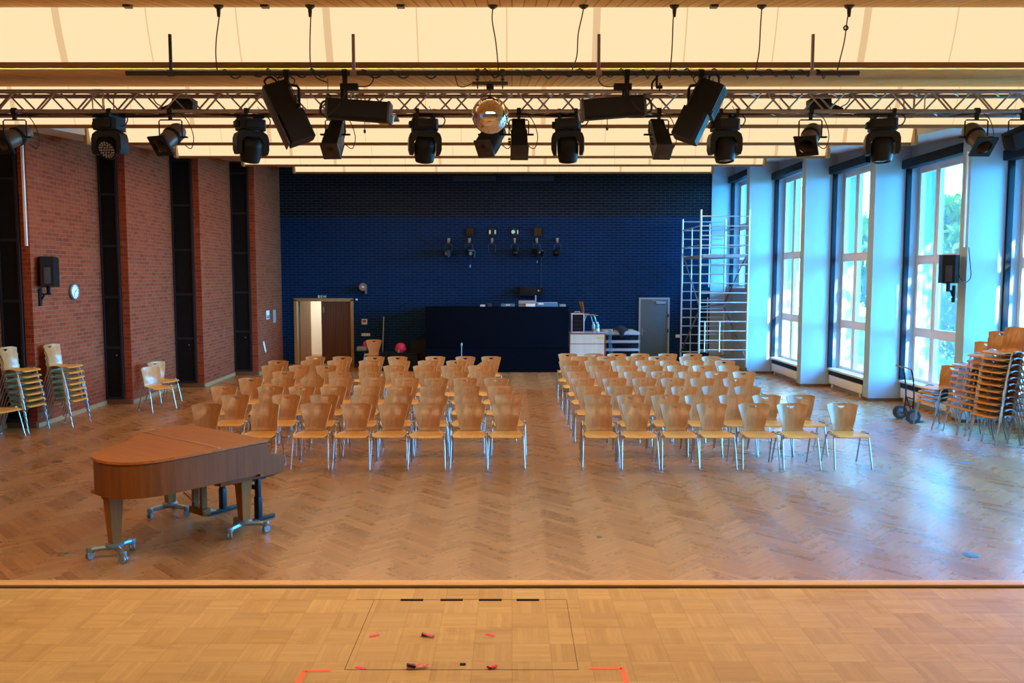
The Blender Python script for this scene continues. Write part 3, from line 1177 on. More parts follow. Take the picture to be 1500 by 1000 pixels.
def make_chair(kind):
    if 'seat' not in CH:
        CH['seat'] = seat_mesh()
    t = thing('stacking_chair', 'x', 'chair')
    parts = []
    if 'sm' not in CH:
        o = CH['seat'].build('seat', 'beech seat', t, 50)
        CH['sm'] = o.data
        for k, (s, fr) in enumerate(((-1, True), (1, True), (-1, False), (1, False))):
            b = B(); b.tube(leg_path(s, fr), 0.0105, 6)
            p = leg_path(s, fr)[0]
            b.lathe([(0.013, 0.0), (0.014, 0.016), (0.011, 0.03)], 6, Matrix.Translation((p[0], p[1], 0)))
            CH['l%d' % k] = b.build('leg', 'chrome', t, 60).data
        b = B()
        for y in (-0.11, 0.09):
            b.tube([(-0.235, y, 0.452), (-0.20, y, 0.415), (0.20, y, 0.415), (0.235, y, 0.452)], 0.009, 5)
        CH['rail'] = b.build('under_rail', 'chrome', t, 60).data
        b = B()
        b.box(0.225, 0.262, -0.095, -0.06, 0.448, 0.476, 0.004)
        CH['clip'] = b.build('link_clip', 'grey metal', t, 40).data
    else:
        for nm, key in (('seat', 'sm'), ('leg', 'l0'), ('leg', 'l1'), ('leg', 'l2'), ('leg', 'l3'), ('under_rail', 'rail'), ('link_clip', 'clip')):
            link(nm, CH[key], t)
    back_mesh(kind).build('backrest', 'beech ply', t, 50)
    return t


PROTO = {}
USED = set()


def chair(kind, loc, rz, label, group, rot=None):
    if kind not in PROTO:
        PROTO[kind] = make_chair(kind)
        o = PROTO[kind]
        o.location = loc
        o.rotation_euler = rot if rot is not None else (0, 0, rz)
        o['label'] = label
        o['group'] = group
        return o
    return dup(PROTO[kind], loc, rz, label, group, rot)


ROW_TOP = [0, 590, 577.5, 565, 553, 543.5, 534.7, 527.5, 521.5, 517.3]
LEFT = {1: [305, (390, 's'), 464, 524, 577, 629, 689, 742], 2: [346, 420, 476, 537, 585, 636, 686, 745], 3: [329, 397, 448, 489, 539, 585, 635, 684, 733],
        4: [368, 418, 461, 501, 549, 598, 643, 682, 727], 5: [416, (462, 'r'), 498, 543, 589, 631, 672, 709], 6: [399, 440, 478, 541, 578, 621, 662, 701],
        7: [408, 456, 495, 541, 586, 628, 669, (711, 'r')], 8: [462, 502, 553, 583, 638, 682, 719]}
RIGHT = {1: [(876, 's'), 931, 988, 1038, 1102, 1158, 1232], 2: [874, 922, 970, 1018, 1072, 1119, 1167], 3: [862, 905, 952, 1001, 1047, 1090],
         4: [854, 900, 942, 985, 1025, 1075], 5: [847, 888, 930, 968, 1006, 1044, 1084], 6: [840, 877, 918, 955, 990, 1026, 1061],
         7: [833, 870, 909, 945, 980, 1011, 1061], 8: [(848, 's'), 888, 930, 962, 1008, 1039], 9: [831, 869, 903, 937, 977, 1013]}
ROWN = ['', 'front row', 'second row', 'third row', 'fourth row', 'fifth row', 'sixth row', 'seventh row', 'eighth row', 'back row']
KN = {'s': 'straight', 'r': 'round', 'f': 'flared'}
KD = {'straight': 'straight-backed', 'round': 'round-topped', 'flared': 'flared-back'}
r2 = random.Random(3)
for side, rows in (('brick wall', LEFT), ('windows', RIGHT)):
    for rn, lst in rows.items():
        y = aty(750, ROW_TOP[rn], 1)  # ray only
        ry = _ray(750, ROW_TOP[rn])
        yb = ry[1] * (0.835 - CAMZ) / ry[2]
        order = list(lst)
        if side == 'brick wall':
            order = order[::-1]
        dep = yb * CT - (0.835 - CAMZ) * ST
        xs = [((e[0] if isinstance(e, tuple) else e) - 750) / FPX * dep for e in order]
        sg = -1 if side == 'brick wall' else 1
        for k in range(1, len(xs)):            # neighbours never closer than their frames allow
            if (xs[k] - xs[k - 1]) * sg < 0.508:
                xs[k] = xs[k - 1] + sg * 0.508
        for k, e in enumerate(order):
            px, kd = (e, 'f') if not isinstance(e, tuple) else e
            x = xs[k]
            kind = KN[kd]
            rowname = ROWN[rn] if not (side == 'brick wall' and rn == 8) else 'back row'
            seat = ORD[k + 1] + ' from the aisle' if k else 'at the aisle'
            lab = '%s plywood chair, %s, %s of block near the %s' % (KD[kind], seat, rowname, side)
            rz = R(r2.uniform(-2.0, 2.0))
            if side == 'brick wall':
                rz += R(-2.0 if px < 500 else 0)
            dy = r2.uniform(-0.02, 0.02)
            chair(kind, (x, yb - 0.255 + dy, 0), rz, lab, 'chair rows facing the stage')
chair('flared', (aty(548, 500, 22.9)[0], 22.75, 0), R(4), 'lone plywood chair standing far back by the dark wall, left of the booth', 'spare chairs along the walls')


def stack(n, p, rz, labels, group, kind='flared', pitch=0.098, lean=0.011, jit=0.0):
    p = Vector(p)
    back = Vector((-math.sin(rz), math.cos(rz), 0))        # local +Y
    for k in range(n):
        loc = p + back * lean * (k - 0) + Vector((0, 0, pitch * k))
        if jit:
            loc += Vector((r2.uniform(-jit, jit), r2.uniform(-jit, jit), 0))
        pos_ = 'bottom chair' if k == 0 else ('top chair' if k == n - 1 else '%s up' % ORD[k + 1])
        chair(kind, loc, rz + R(r2.uniform(-1, 1) if jit else 0), '%s of the %s' % (pos_, labels), group)


RZ_L, RZ_R = R(90), R(-90)
p = (atz(46, 635) + atz(71, 627.5)) / 2
stack(7, p + Vector((-0.235, 0, 0)), R(84), 'left plywood stack against the brick wall, before the first black panel', 'chair stacks by the brick wall', jit=0.004)
p = (atz(112.5, 625.5) + atz(129.5, 618.5)) / 2
stack(7, p + Vector((-0.235, 0.0, 0)), R(84), 'plywood stack below the wall clock', 'chair stacks by the brick wall', jit=0.004)
p = atz(18, 644)
chair('flared', p + Vector((-0.30, 0.18, 0)), R(75), 'single plywood chair cut by the frame, left of the first chair stack', 'spare chairs along the walls')
p = (atz(230, 605) + atz(254, 599)) / 2
chair('straight', p + Vector((-0.2, 0.13, 0)), R(55), 'pale single chair with a straight back by the brick wall, nearer of two', 'spare chairs along the walls')
p = atz(266.5, 590)
chair('flared', p + Vector((-0.42, 0.12, 0)), R(62), 'single chair by the brick wall, partly behind the pale straight-backed one', 'spare chairs along the walls')

p = (atz(1346, 621.5) + atz(1354, 629)) / 2
stack(4, p + Vector((0.26, 0.05, 0)), R(-82), 'low four-chair stack beside the sack truck', 'chair stacks by the windows', jit=0.004, pitch=0.075)
p = atz(1385, 635.5)
stack(8, p + Vector((0.40, 0.10, 0)), R(-80), 'middle plywood stack between the low and tall stacks', 'chair stacks by the windows', jit=0.005)
p = atz(1416, 644)
stack(10, p + Vector((0.34, 0.20, 0)), R(-74), 'plywood stack just left of the tallest one', 'chair stacks by the windows', jit=0.005)
p = atz(1441, 653.5)
stack(11, p + Vector((0.28, 0.22, 0)), R(-74), 'tallest plywood stack by the windows', 'chair stacks by the windows', 'straight', jit=0.005, lean=0.014)
p = atz(1497, 655)
stack(9, p + Vector((0.30, 0.20, 0)), R(-80), 'stack cut by the frame edge beside the tallest stack', 'chair stacks by the windows', jit=0.004)

# sack truck
q1, q2 = atz(1318, 613), atz(1337, 620)
mid = (q1 + q2) / 2
ax = (q2 - q1).normalized()
t = thing('sack_truck', 'black two-wheeled sack truck with tall bent handle by the window', 'hand truck', (mid.x, mid.y, 0), math.atan2(ax.y, ax.x))
hw = (q2 - q1).length / 2
wr = 0.125
for s in (-1, 1):
    b = B()
    b.lathe([(0.05, -0.022), (wr, -0.026), (wr + 0.003, 0), (wr, 0.026), (0.05, 0.022)], 20, Matrix.Translation((s * hw, 0, wr)) @ Matrix.Rotation(R(90), 4, 'Y'))
    o = b.build('wheel', 'rubber', t)
    b = B()
    b.lathe([(0.0, -0.030), (0.035, -0.030), (0.075, -0.024), (0.075, 0.024), (0.035, 0.030), (0, 0.030)], 14, Matrix.Translation((s * hw, 0, wr)) @ Matrix.Rotation(R(90), 4, 'Y'))
    b.build('hub', 'grey metal', o)
b = B()
b.tube([(-hw, 0, wr), (hw, 0, wr)], 0.012)
for s in (-1, 1):
    b.tube(smooth_path([(s * 0.15, 0.02, wr), (s * 0.15, 0.05, 0.45), (s * 0.155, 0.02, 0.80), (s * 0.16, -0.02, 0.95)], 4), 0.013)
for z, yy in ((0.42, 0.048), (0.28, 0.04)):
    b.tube([(-0.15, yy, z), (0.15, yy, z)], 0.012)
b.tube([(-0.15, 0.05, 0.45), (-0.05, 0.10, 0.2), (0, 0.12, 0.05)], 0.012)
b.tube([(0.15, 0.05, 0.45), (0.05, 0.10, 0.2), (0, 0.12, 0.05)], 0.012)
b.build('frame', 'black metal', t)
b = B()
b.tube(smooth_path([(0.16, -0.02, 0.95), (-0.10, -0.03, 0.97), (-0.16, -0.02, 0.95), (-0.36, -0.05, 0.98)], 4), 0.013)
b.build('handle', 'brass', t)
b = B(); b.box(-0.16, 0.16, 0.03, 0.24, 0.012, 0.024)
b.build('toe_plate', 'black metal', t)

# ================================================================== PIANO
PA = Vector((0.60, 0.80, 0))          # towards the keyboard
PB = Vector((-0.80, 0.60, 0))         # from the straight bass side to the bent side
prz = math.atan2(PA.y, PA.x)          # local x = towards keyboard, local y = PB
K = atz(380, 645, 0.99)               # front bass corner of the lid
pn = thing('baby_grand_piano', 'brown walnut baby grand piano with closed lid on three wheeled spider dollies', 'piano', (K.x, K.y, 0), prz)
W, L = 1.40, 1.36
ZB, ZT = 0.655, 0.955


def outline(off=0.0):
    base = [(0, 0), (-0.45, 0), (-0.85, 0), (-1.05, 0.02), (-1.19, 0.075), (-1.29, 0.17), (-1.345, 0.31), (-1.36, 0.45), (-1.335, 0.60), (-1.265, 0.73), (-1.16, 0.82),
            (-1.00, 0.90), (-0.84, 0.985), (-0.70, 1.10), (-0.58, 1.24), (-0.44, 1.345), (-0.28, 1.39), (-0.12, W), (0, W)]
    if off:
        base[0], base[-1] = (0.09, 0), (0.09, W)
    if not off:
        return base
    c = (-0.6, 0.6)
    out = []
    n = len(base)
    for i, p in enumerate(base):
        a, d = base[i - 1], base[(i + 1) % n]
        t = Vector((d[0] - a[0], d[1] - a[1]))
        nr = Vector((-t.y, t.x)).normalized()      # outline runs clockwise seen from above: outward is left
        if (Vector(p) - Vector(c)).dot(nr) < 0:
            nr = -nr
        out.append((p[0] + nr.x * off, p[1] + nr.y * off))
    return out


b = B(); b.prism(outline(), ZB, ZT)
b.build('case', 'walnut shaded case', pn, 40)
b = B(); b.prism(outline(0.012), ZT + 0.006, ZT + 0.030)
lid = b.build('lid', 'walnut', pn, 40)
b = B()
b.tube([(-0.44, 0.0, ZT + 0.032), (-0.44, 1.345, ZT + 0.032)], 0.007, 6)
b.build('lid_hinge', 'scaffold alloy', lid)
# key bed with the two stepped arms and the closed fallboard
ZK = 0.625
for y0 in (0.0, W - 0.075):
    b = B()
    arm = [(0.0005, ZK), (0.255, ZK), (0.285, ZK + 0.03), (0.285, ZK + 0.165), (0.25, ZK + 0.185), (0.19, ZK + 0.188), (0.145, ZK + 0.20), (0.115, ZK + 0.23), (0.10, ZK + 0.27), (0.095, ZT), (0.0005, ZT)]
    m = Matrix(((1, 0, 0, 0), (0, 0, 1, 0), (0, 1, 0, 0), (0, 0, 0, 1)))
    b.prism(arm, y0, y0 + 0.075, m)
    b.build('arm', 'walnut shaded case', pn, 40)
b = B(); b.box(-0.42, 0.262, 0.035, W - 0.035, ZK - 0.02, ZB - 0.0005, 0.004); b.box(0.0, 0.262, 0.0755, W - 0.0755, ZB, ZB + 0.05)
b.build('key_bed', 'walnut shaded case', pn)
b = B(); b.box(0.02, 0.20, 0.078, W - 0.078, ZK + 0.075, ZK + 0.17, 0.015)
b.build('fallboard', 'walnut', pn)
# legs on dollies, positions read from the floor
inv = Matrix.Rotation(-prz, 3, 'Z')
for nm, (px, py) in (('tail', (169, 816)), ('bass', (358, 780)), ('treble', (250, 753))):
    w_ = inv @ (atz(px, py) - Vector((K.x, K.y, 0)))
    lx, ly = w_.x, w_.y
    b = B()
    for (za, zb, ra, rb) in ((0.135, 0.56, 0.040, 0.062), (0.56, 0.60, 0.072, 0.072), (0.60, ZB - 0.0, 0.085, 0.10)):
        mm = Matrix.Translation((lx, ly, 0)) @ Matrix.Rotation(R(45), 4, 'Z')
        b.lathe([(ra * 1.414, za), (rb * 1.414, zb)], 4, mm)
    # stepped bracket under the case
    b.cbox((lx, ly, ZB - 0.017), (0.30, 0.22, 0.034), 0.006)
    b.build('leg', 'walnut leg', pn, 25)
    d = B()
    d.lathe([(0.075, 0.105), (0.08, 0.115), (0.08, 0.13), (0.062, 0.142)], 16, Matrix.Translation((lx, ly, 0)))
    a0 = {'tail': 20, 'bass': 75, 'treble': 50}[nm]
    ends = []
    for k in range(3):
        a = R(a0 + 120 * k)
        ex, ey = lx + 0.215 * math.cos(a), ly + 0.215 * math.sin(a)
        ends.append((ex, ey, a))
        d.tube([(lx, ly, 0.098), (lx + 0.12 * math.cos(a), ly + 0.12 * math.sin(a), 0.098), (ex, ey, 0.090)], 0.026, 8)
        d.lathe([(0.03, 0.066), (0.036, 0.08), (0.032, 0.112)], 10, Matrix.Translation((ex, ey, 0)))
    o = d.build('dolly', 'dolly chrome', pn)
    for (ex, ey, a) in ends:
        c = B()
        for s in (-1, 1):
            c.lathe([(0.0, -0.009), (0.034, -0.009), (0.038, 0), (0.034, 0.009), (0.0, 0.009)], 14,
                    Matrix.Translation((ex, ey, 0.038)) @ Matrix.Rotation(a + 0.7, 4, 'Z') @ Matrix.Translation((0, s * 0.016, 0)) @ Matrix.Rotation(R(90), 4, 'X'))
        c.build('caster', 'dolly chrome', o)
# pedal lyre
lw = inv @ (atz(293, 763) - Vector((K.x, K.y, 0)))
lx, ly = lw.x, lw.y
b = B()
for s in (-1, 1):
    b.box(lx - 0.03, lx + 0.03, ly + s * 0.075 - 0.022, ly + s * 0.075 + 0.022, 0.15, ZB)
b.box(lx - 0.05, lx + 0.05, ly - 0.13, ly + 0.13, 0.085, 0.155, 0.01)
b.tube([(lx - 0.02, ly, 0.16), (lx - 0.42, ly, ZB)], 0.006, 6)
ly_o = b.build('pedal_lyre', 'walnut leg', pn)
b = B()
for k in (-1, 0, 1):
    b.box(lx + 0.04, lx + 0.15, ly + k * 0.06 - 0.014, ly + k * 0.06 + 0.014, 0.09, 0.105, 0.003)
b.build('pedal', 'brass', ly_o)

# bench
f1, f2 = atz(327, 749), atz(379, 763)
bc = (f1 + f2) / 2
ba = math.atan2((f2 - f1).y, (f2 - f1).x)
bn = thing('piano_bench', 'dark adjustable piano bench on two T-shaped frames behind the piano', 'bench', (bc.x, bc.y, 0), ba)
hl = (f2 - f1).length / 2
b = B(); b.box(-hl - 0.10, hl + 0.10, -0.17, 0.17, 0.475, 0.545, 0.025)
b.build('seat', 'bench dark', bn)
for s in (-1, 1):
    b = B()
    b.cbox((s * hl, 0, 0.022), (0.045, 0.40, 0.036), 0.005)
    b.cbox((s * hl, 0, 0.15), (0.075, 0.055, 0.23), 0.006)
    b.cbox((s * hl, 0, 0.355), (0.06, 0.04, 0.24), 0.004)
    b.build('leg', 'bench frame', bn)
b = B()
b.cbox((0, 0, 0.36), (2 * hl, 0.03, 0.045), 0.004)
b.cbox((0, 0, 0.455), (2 * hl, 0.22, 0.03), 0.004)
b.tube([(-hl * 0.6, 0.02, 0.44), (hl, 0.02, 0.33)], 0.008, 6)
b.build('scissor_frame', 'bench frame', bn)

# ================================================================== RIG
def hang(px, py, y):
    return aty(px, py, y)


def clampify(b, z0=0.0, z1=-0.10, r=0.03):
    """hook clamp round a tube at the origin"""
    b.lathe([(r + 0.012, -0.025), (r + 0.012, 0.025)], 10, Matrix.Rotation(R(90), 4, 'Y'))
    b.box(-0.018, 0.018, -0.018, 0.018, z1, -r, 0.003)
    b.tube([(0, r + 0.006, 0.0), (0.0, r + 0.035, 0.0)], 0.008, 6)


TY0, TY1, TZ0, TZ1 = 9.86, 10.13, 4.545, 4.775
XL, XR = -8.3, 8.3
ts = thing('lighting_truss', 'long square aluminium lighting truss spanning the hall under the ceiling', 'truss', (0, 0, 0))
for (y, z) in ((TY0, TZ0), (TY0, TZ1), (TY1, TZ0), (TY1, TZ1)):
    b = B(); b.tube([(XL, y, z), (XR, y, z)], 0.025, 10)
    b.build('chord', 'truss alloy', ts)
PIT = 0.49
for f in range(4):
    a, c = [((TY0, TZ0), (TY0, TZ1)), ((TY1, TZ0), (TY1, TZ1)), ((TY0, TZ1), (TY1, TZ1)), ((TY0, TZ0), (TY1, TZ0))][f]
    b = B()
    x = XL + 0.02
    up = f % 2
    while x < XR - 0.25:
        p, q = (a, c) if up else (c, a)
        b.tube([(x, p[0], p[1]), (x + PIT / 2 - 0.03, q[0], q[1])], 0.011, 6)
        x += PIT / 2
        up = 1 - up
    for xj in (-4.95, -4.83, -1.9, -1.78, 1.4, 1.52, 4.75, 4.87):
        b.tube([(xj, a[0], a[1]), (xj, c[0], c[1])], 0.008, 5)
    b.build('lacing', 'truss alloy', ts)
b = B()
for xj in (-4.89, -1.84, 1.46, 4.81):
    for (y, z) in ((TY0, TZ0), (TY0, TZ1), (TY1, TZ0), (TY1, TZ1)):
        b.tube([(xj - 0.05, y, z), (xj + 0.05, y, z)], 0.028, 10)
b.build('coupler', 'truss alloy', ts)
b = B()                        # suspension wires to the ceiling
for xs in (-6.4, -2.2, 2.4, 6.6):
    b.tube([(xs, (TY0 + TY1) / 2, TZ1 - 0.02), (xs, (TY0 + TY1) / 2, 5.4)], 0.005, 5)
    b.tube([(xs, TY0, TZ1), (xs, TY1, TZ1)], 0.014, 6)
b.build('suspension_wire', 'black metal', ts)
b = B()                        # supply cable lying along the lower chords
pts = []
r3 = random.Random(5)
x = XL
while x < XR:
    pts.append((x, (TY0 + TY1) / 2 + r3.uniform(-0.09, 0.10), TZ0 - 0.012 + r3.uniform(-0.012, 0.014)))
    x += 0.34
b.tube(smooth_path(pts, 4), 0.012, 6)
pts = [(p[0] + 0.1, p[1] + r3.uniform(-0.05, 0.05), TZ0 + 0.0 + r3.uniform(-0.02, 0.012)) for p in pts]
b.tube(smooth_path(pts, 4), 0.009, 6)
tag(b.build('truss_cable', 'cable black'), 'black supply cables lying along the bottom of the lighting truss', 'cable')

# hanging pipe
PY = 8.0
pz = aty(0, 107, PY).z
pa, pb_ = aty(185, 107, PY).x, aty(1258, 107, PY).x
pp = thing('hanging_pipe', 'long dark horizontal pipe hung below the first light cove', 'pipe', (0, PY, pz))
b = B(); b.tube([(pa, 0, 0), (pb_, 0, 0)], 0.025, 12)
b.build('pipe', 'charcoal', pp)
for hx in (250, 518, 877, 1190):
    x = aty(hx, 90, PY).x
    b = B(); b.tube([(x, 0, 0.01), (x, 0, 0.36)], 0.017, 8)
    b.lathe([(0.032, -0.03), (0.032, 0.03)], 10, Matrix.Translation((x, 0, 0)) @ Matrix.Rotation(R(90), 4, 'Y'))
    b.build('hanger_rod', 'grey metal' if hx != 250 else 'charcoal', pp)
for (x0, x1, turns) in ((320, 480, 5), (520, 640, 3), (700, 735, 1), (750, 900, 5), (905, 1000, 6), (1000, 1120, 6), (1120, 1235, 5)):
    a, c = aty(x0, 107, PY).x, aty(x1, 107, PY).x
    b = B()
    n = turns * 10
    pts = []
    for k in range(n + 1):
        q = k / n
        an = q * turns * 2 * PI
        sag = 0.034 + 0.012 * math.sin(q * 17 + x0)
        pts.append((a + (c - a) * q, sag * math.cos(an), sag * math.sin(an) - 0.006))
    b.tube(pts, 0.007, 5)
    b.build('wound_cable', 'cable black', pp)

# power drops from the boarded ceiling strip
drops = [(320, [(320, 12), (321, 24), (317, 55), (316, 80), (318, 103)], 'leftmost, ending at the left part of the pipe'), (454, [(454, 12), (455, 25), (454, 60), (455, 95), (463, 113), (480, 121)], 'feeding the left horizontal fixture'),
         (722, [(722, 10), (721, 30), (726, 60), (729, 90), (730, 112)], 'dropping to the mirror ball motor'), (855, [(855, 10), (853, 22), (847, 50), (845, 82), (838, 102)], 'just right of the mirror ball'),
         (988, [(988, 12), (986, 30), (985, 60), (983, 90), (980, 108)], 'above the right horizontal fixture'), (1116, [(1116, 12), (1114, 40), (1112, 75), (1107, 102)], 'right of the big right fixture'),
         (1244, [(1244, 12), (1241, 30), (1237, 60), (1231, 85), (1226, 105)], 'rightmost, with a knot in it')]
for (px, path, where) in drops:
    p0 = aty(px, 10, 7.82)
    t = thing('hanging_cable', 'thin ceiling cable, ' + where, 'cable', p0, 0, 'cables dropping from the ceiling')
    b = B()
    pts = [aty(a, c, 7.82 + 0.13 * min(1, k / 3)) - p0 for k, (a, c) in enumerate(path)]
    b.tube(smooth_path(pts, 4), 0.006, 5)
    if px == 1244:
        c = aty(1239, 41, 7.86) - p0
        b.tube([(c.x + 0.02 * math.cos(k), c.y, c.z + 0.02 * math.sin(k)) for k in range(7)], 0.008, 5, True)
    b.build('cord', 'cable black', t)
    b = B(); b.lathe([(0.0, 0.02), (0.045, 0.02), (0.045, 0.0), (0.020, -0.02), (0.014, -0.09), (0.0, -0.095)] if px in (320, 454, 988, 1244) else [(0.0, 0.02), (0.045, 0.02), (0.045, 0.0), (0.014, -0.02), (0, -0.025)], 12)
    b.build('ceiling_rose', 'charcoal', t)
for (px, where) in ((187, 'above the left end of the pipe'), (388, 'above the left tilted double fixture'), (587, 'left of the mirror ball cable'), (1046, 'above the right tilted double fixture')):
    b = B(); b.box(-0.035, 0.035, -0.035, 0.035, -0.015, 0.02, 0.004)
    o = b.build('ceiling_socket', 'charcoal', None, 35, aty(px, 9, 7.8))
    tag(o, 'small dark ceiling socket without cable ' + where, 'socket', 'ceiling sockets')

# mirror ball with its motor bar
bc = aty(718, 169, PY)
t = thing('mirror_ball', 'mirror ball hanging from the pipe at the middle of the hall', 'mirror ball', bc)
b = B()
prof = [(0.175 * math.sin(PI * k / 34), -0.175 * math.cos(PI * k / 34)) for k in range(35)]
prof[0] = (0, -0.175); prof[-1] = (0, 0.175)
b.lathe(prof, 64)
tt = NT('mirror tiles')
nz = tt.noise(tt.coord('Object'), 30, 1)
bs = tt.bsdf((0.80, 0.80, 0.82), 0.06, 1.0)
M['mirror tiles'] = tt.m
b.build('ball', 'mirror tiles', t, 0)
b = B(); b.tube([(0, 0, 0.17), (0, 0, 0.33)], 0.006, 6); b.lathe([(0.03, 0.165), (0.03, 0.19)], 12)
b.build('suspension', 'charcoal', t)
mt = thing('mirror_ball_motor', 'small motor on a flat bar under the pipe, turning the mirror ball', 'motor', (bc.x, PY, bc.z))
b = B()
zb = aty(718, 122, PY).z - bc.z
b.box(-0.17, 0.17, -0.02, 0.02, zb - 0.014, zb + 0.014, 0.003)
for xx in (-0.12, 0.12):
    b.tube([(xx, 0, zb - 0.05), (xx, 0, pz - bc.z + 0.01)], 0.007, 6)
    b.lathe([(0.018, zb + 0.025), (0.018, zb + 0.045)], 8, Matrix.Translation((xx, 0, 0)))
    b.box(xx - 0.02, xx + 0.02, -0.032, 0.032, pz - bc.z - 0.032, pz - bc.z + 0.032, 0.004)
b.build('mounting_bar', 'charcoal', mt)
b = B(); b.lathe([(0.036, zb - 0.055), (0.036, zb - 0.012)], 14)
b.build('motor_housing', 'black plastic', mt)
b = B(); b.tube(smooth_path([(-0.17, 0, zb), (-0.25, 0.01, zb - 0.03), (-0.31, 0.02, zb - 0.01), (-0.34, 0.02, zb + 0.10)], 5), 0.005, 5)
b.build('cable', 'cable black', mt)


# moving heads under the truss
def moving_head(px, label, pan, tilt, wash=False):
    x = aty(px, 190, 9.99).x
    t = thing('moving_head_light', label, 'stage light', (x, 9.995, TZ0), 0, 'moving heads under the truss', rot=(0, 0, R(pan)))
    b = B()
    for s in (-1, 1):
        for yy in (TY0 - 9.995, TY1 - 9.995):
            b.lathe([(0.034, -0.02), (0.034, 0.02)], 10, Matrix.Translation((s * 0.10, yy, 0)) @ Matrix.Rotation(R(90), 4, 'Y'))
        b.box(s * 0.10 - 0.018, s * 0.10 + 0.018, -0.15, 0.15, -0.065, -0.028, 0.004)
    b.build('clamp', 'black metal', t)
    b = B()
    b.prism([(-0.125, -0.13), (0.125, -0.13), (0.155, -0.09), (0.155, 0.09), (0.125, 0.13), (-0.125, 0.13), (-0.155, 0.09), (-0.155, -0.09)], -0.20, -0.075)
    b.box(-0.105, 0.105, -0.155, -0.13, -0.185, -0.10, 0.008)
    b.box(-0.19, -0.155, -0.06, 0.06, -0.17, -0.10, 0.008)
    b.lathe([(0.10, -0.215), (0.10, -0.20)], 20)
    b.build('base', 'black plastic', t)
    b = B()
    # fork: closed outline in xz, swept through y
    o = [(-0.13, -0.212), (0.13, -0.212), (0.178, -0.245), (0.196, -0.30), (0.196, -0.43), (0.178, -0.485), (0.135, -0.485), (0.135, -0.43), (0.135, -0.345), (0.085, -0.285),
         (-0.085, -0.285), (-0.135, -0.345), (-0.135, -0.43), (-0.135, -0.485), (-0.178, -0.485), (-0.196, -0.43), (-0.196, -0.30), (-0.178, -0.245)]
    b.prism(o, -0.075, 0.075, Matrix.Rotation(R(90), 4, 'X'))
    b.build('yoke', 'black metal', t, 30)
    h = Matrix.Translation((0, 0, -0.405)) @ Matrix.Rotation(R(tilt), 4, 'X')
    b = B()
    if wash:
        b.lathe([(0.0, 0.13), (0.06, 0.125), (0.10, 0.085), (0.122, 0.0), (0.125, -0.07), (0.118, -0.085), (0.108, -0.085), (0.104, -0.07), (0.0, -0.07)], 26, h)
    else:
        b.lathe([(0.0, 0.135), (0.065, 0.13), (0.105, 0.10), (0.124, 0.05), (0.128, -0.02), (0.122, -0.11), (0.108, -0.165), (0.094, -0.17), (0.088, -0.155), (0.0, -0.155)], 26, h)
        for k in range(5):
            b.lathe([(0.1285, 0.0 + k * 0.012), (0.1295, 0.004 + k * 0.012)], 26, h @ Matrix.Translation((0, 0, -0.02)))
    b.lathe([(0.03, -0.125), (0.03, 0.125)], 12, Matrix.Translation((0, 0, -0.405)) @ Matrix.Rotation(R(90), 4, 'Y'))
    hd = b.build('head', 'black plastic', t, 40)
    b = B()
    if wash:
        k = 0
        for (n, rr) in ((1, 0), (6, 0.034), (12, 0.066), (16, 0.090)):
            for q in range(n):
                a = 2 * PI * q / n
                b.lathe([(0.0, -0.080), (0.009, -0.079), (0.0125, -0.069)], 8, h @ Matrix.Translation((rr * math.cos(a), rr * math.sin(a), 0)), False)
        b.build('lens', 'device grey', hd, 40)
    else:
        b.lathe([(0.0, -0.166), (0.04, -0.162), (0.087, -0.154)], 20, h, False)
        b.build('lens', 'lens dark', hd, 60)
    b = B()
    b.tube(smooth_path([(0.155, 0.02, -0.15), (0.22, 0.0, -0.13), (0.245, 0.0, -0.06), (0.19, 0.0, 0.0), (0.17, 0.05, 0.03)], 5), 0.008, 5)
    b.tube(smooth_path([(0.06, -0.12, -0.09), (0.055, -0.15, 0.02), (0.04, -0.13, 0.06)], 5), 0.004, 5)
    b.build('cable', 'cable black', t)
    return t


mh = [(160, 'moving head with a round face of many small lenses, far left under the truss', -10, -62, True), (367, 'moving head seen half from the side, under the left tilted double fixture', 38, 20, False),
      (622, 'moving head left of the mirror ball', 12, 22, False), (832, 'moving head right of the mirror ball', -6, 20, False),
      (1062, 'moving head right of the big right tilted fixture', 4, -8, False), (1293, 'moving head in front of the white window pillars', -14, -4, False)]
for a in mh:
    moving_head(*a)


def aim(yaw, pitch):
    """matrix whose -Z points where the lamp shines; pitch 0 = level towards the stage, 90 = straight down"""
    return Matrix.Rotation(R(yaw), 4, 'Z') @ Matrix.Rotation(R(-(90 - pitch)), 4, 'X')


def lamp_common(px, label, group, drop, hw, name):
    x = aty(px, 190, TY0).x
    t = thing(name, label, 'stage light', (x, TY0, TZ0), 0, group)
    b = B(); clampify(b)
    b.build('clamp', 'black metal', t)
    b = B()
    b.tube([(-hw, 0, -drop), (-hw, 0, -0.115), (-hw + 0.015, 0, -0.10), (hw - 0.015, 0, -0.10), (hw, 0, -0.115), (hw, 0, -drop)], 0.008, 6)
    b.build('yoke', 'black metal', t)
    b = B()
    for s in (-1, 1):
        b.tube([(s * (hw - 0.03), 0, -drop), (s * (hw + 0.05), 0, -drop)], 0.012, 8)
        b.cbox((s * (hw + 0.055), 0, -drop), (0.014, 0.05, 0.016), 0.003)
    b.build('knob', 'black plastic', t)
    b = B()
    b.tube(smooth_path([(hw * 0.6, 0.03, 0.0), (hw + 0.05, 0.04, -0.10), (hw + 0.11, 0.06, -0.28), (hw + 0.07, 0.08, -0.42), (hw - 0.03, 0.10, -0.36)], 6), 0.0055, 5)
    b.build('cable', 'cable black', t)
    return t


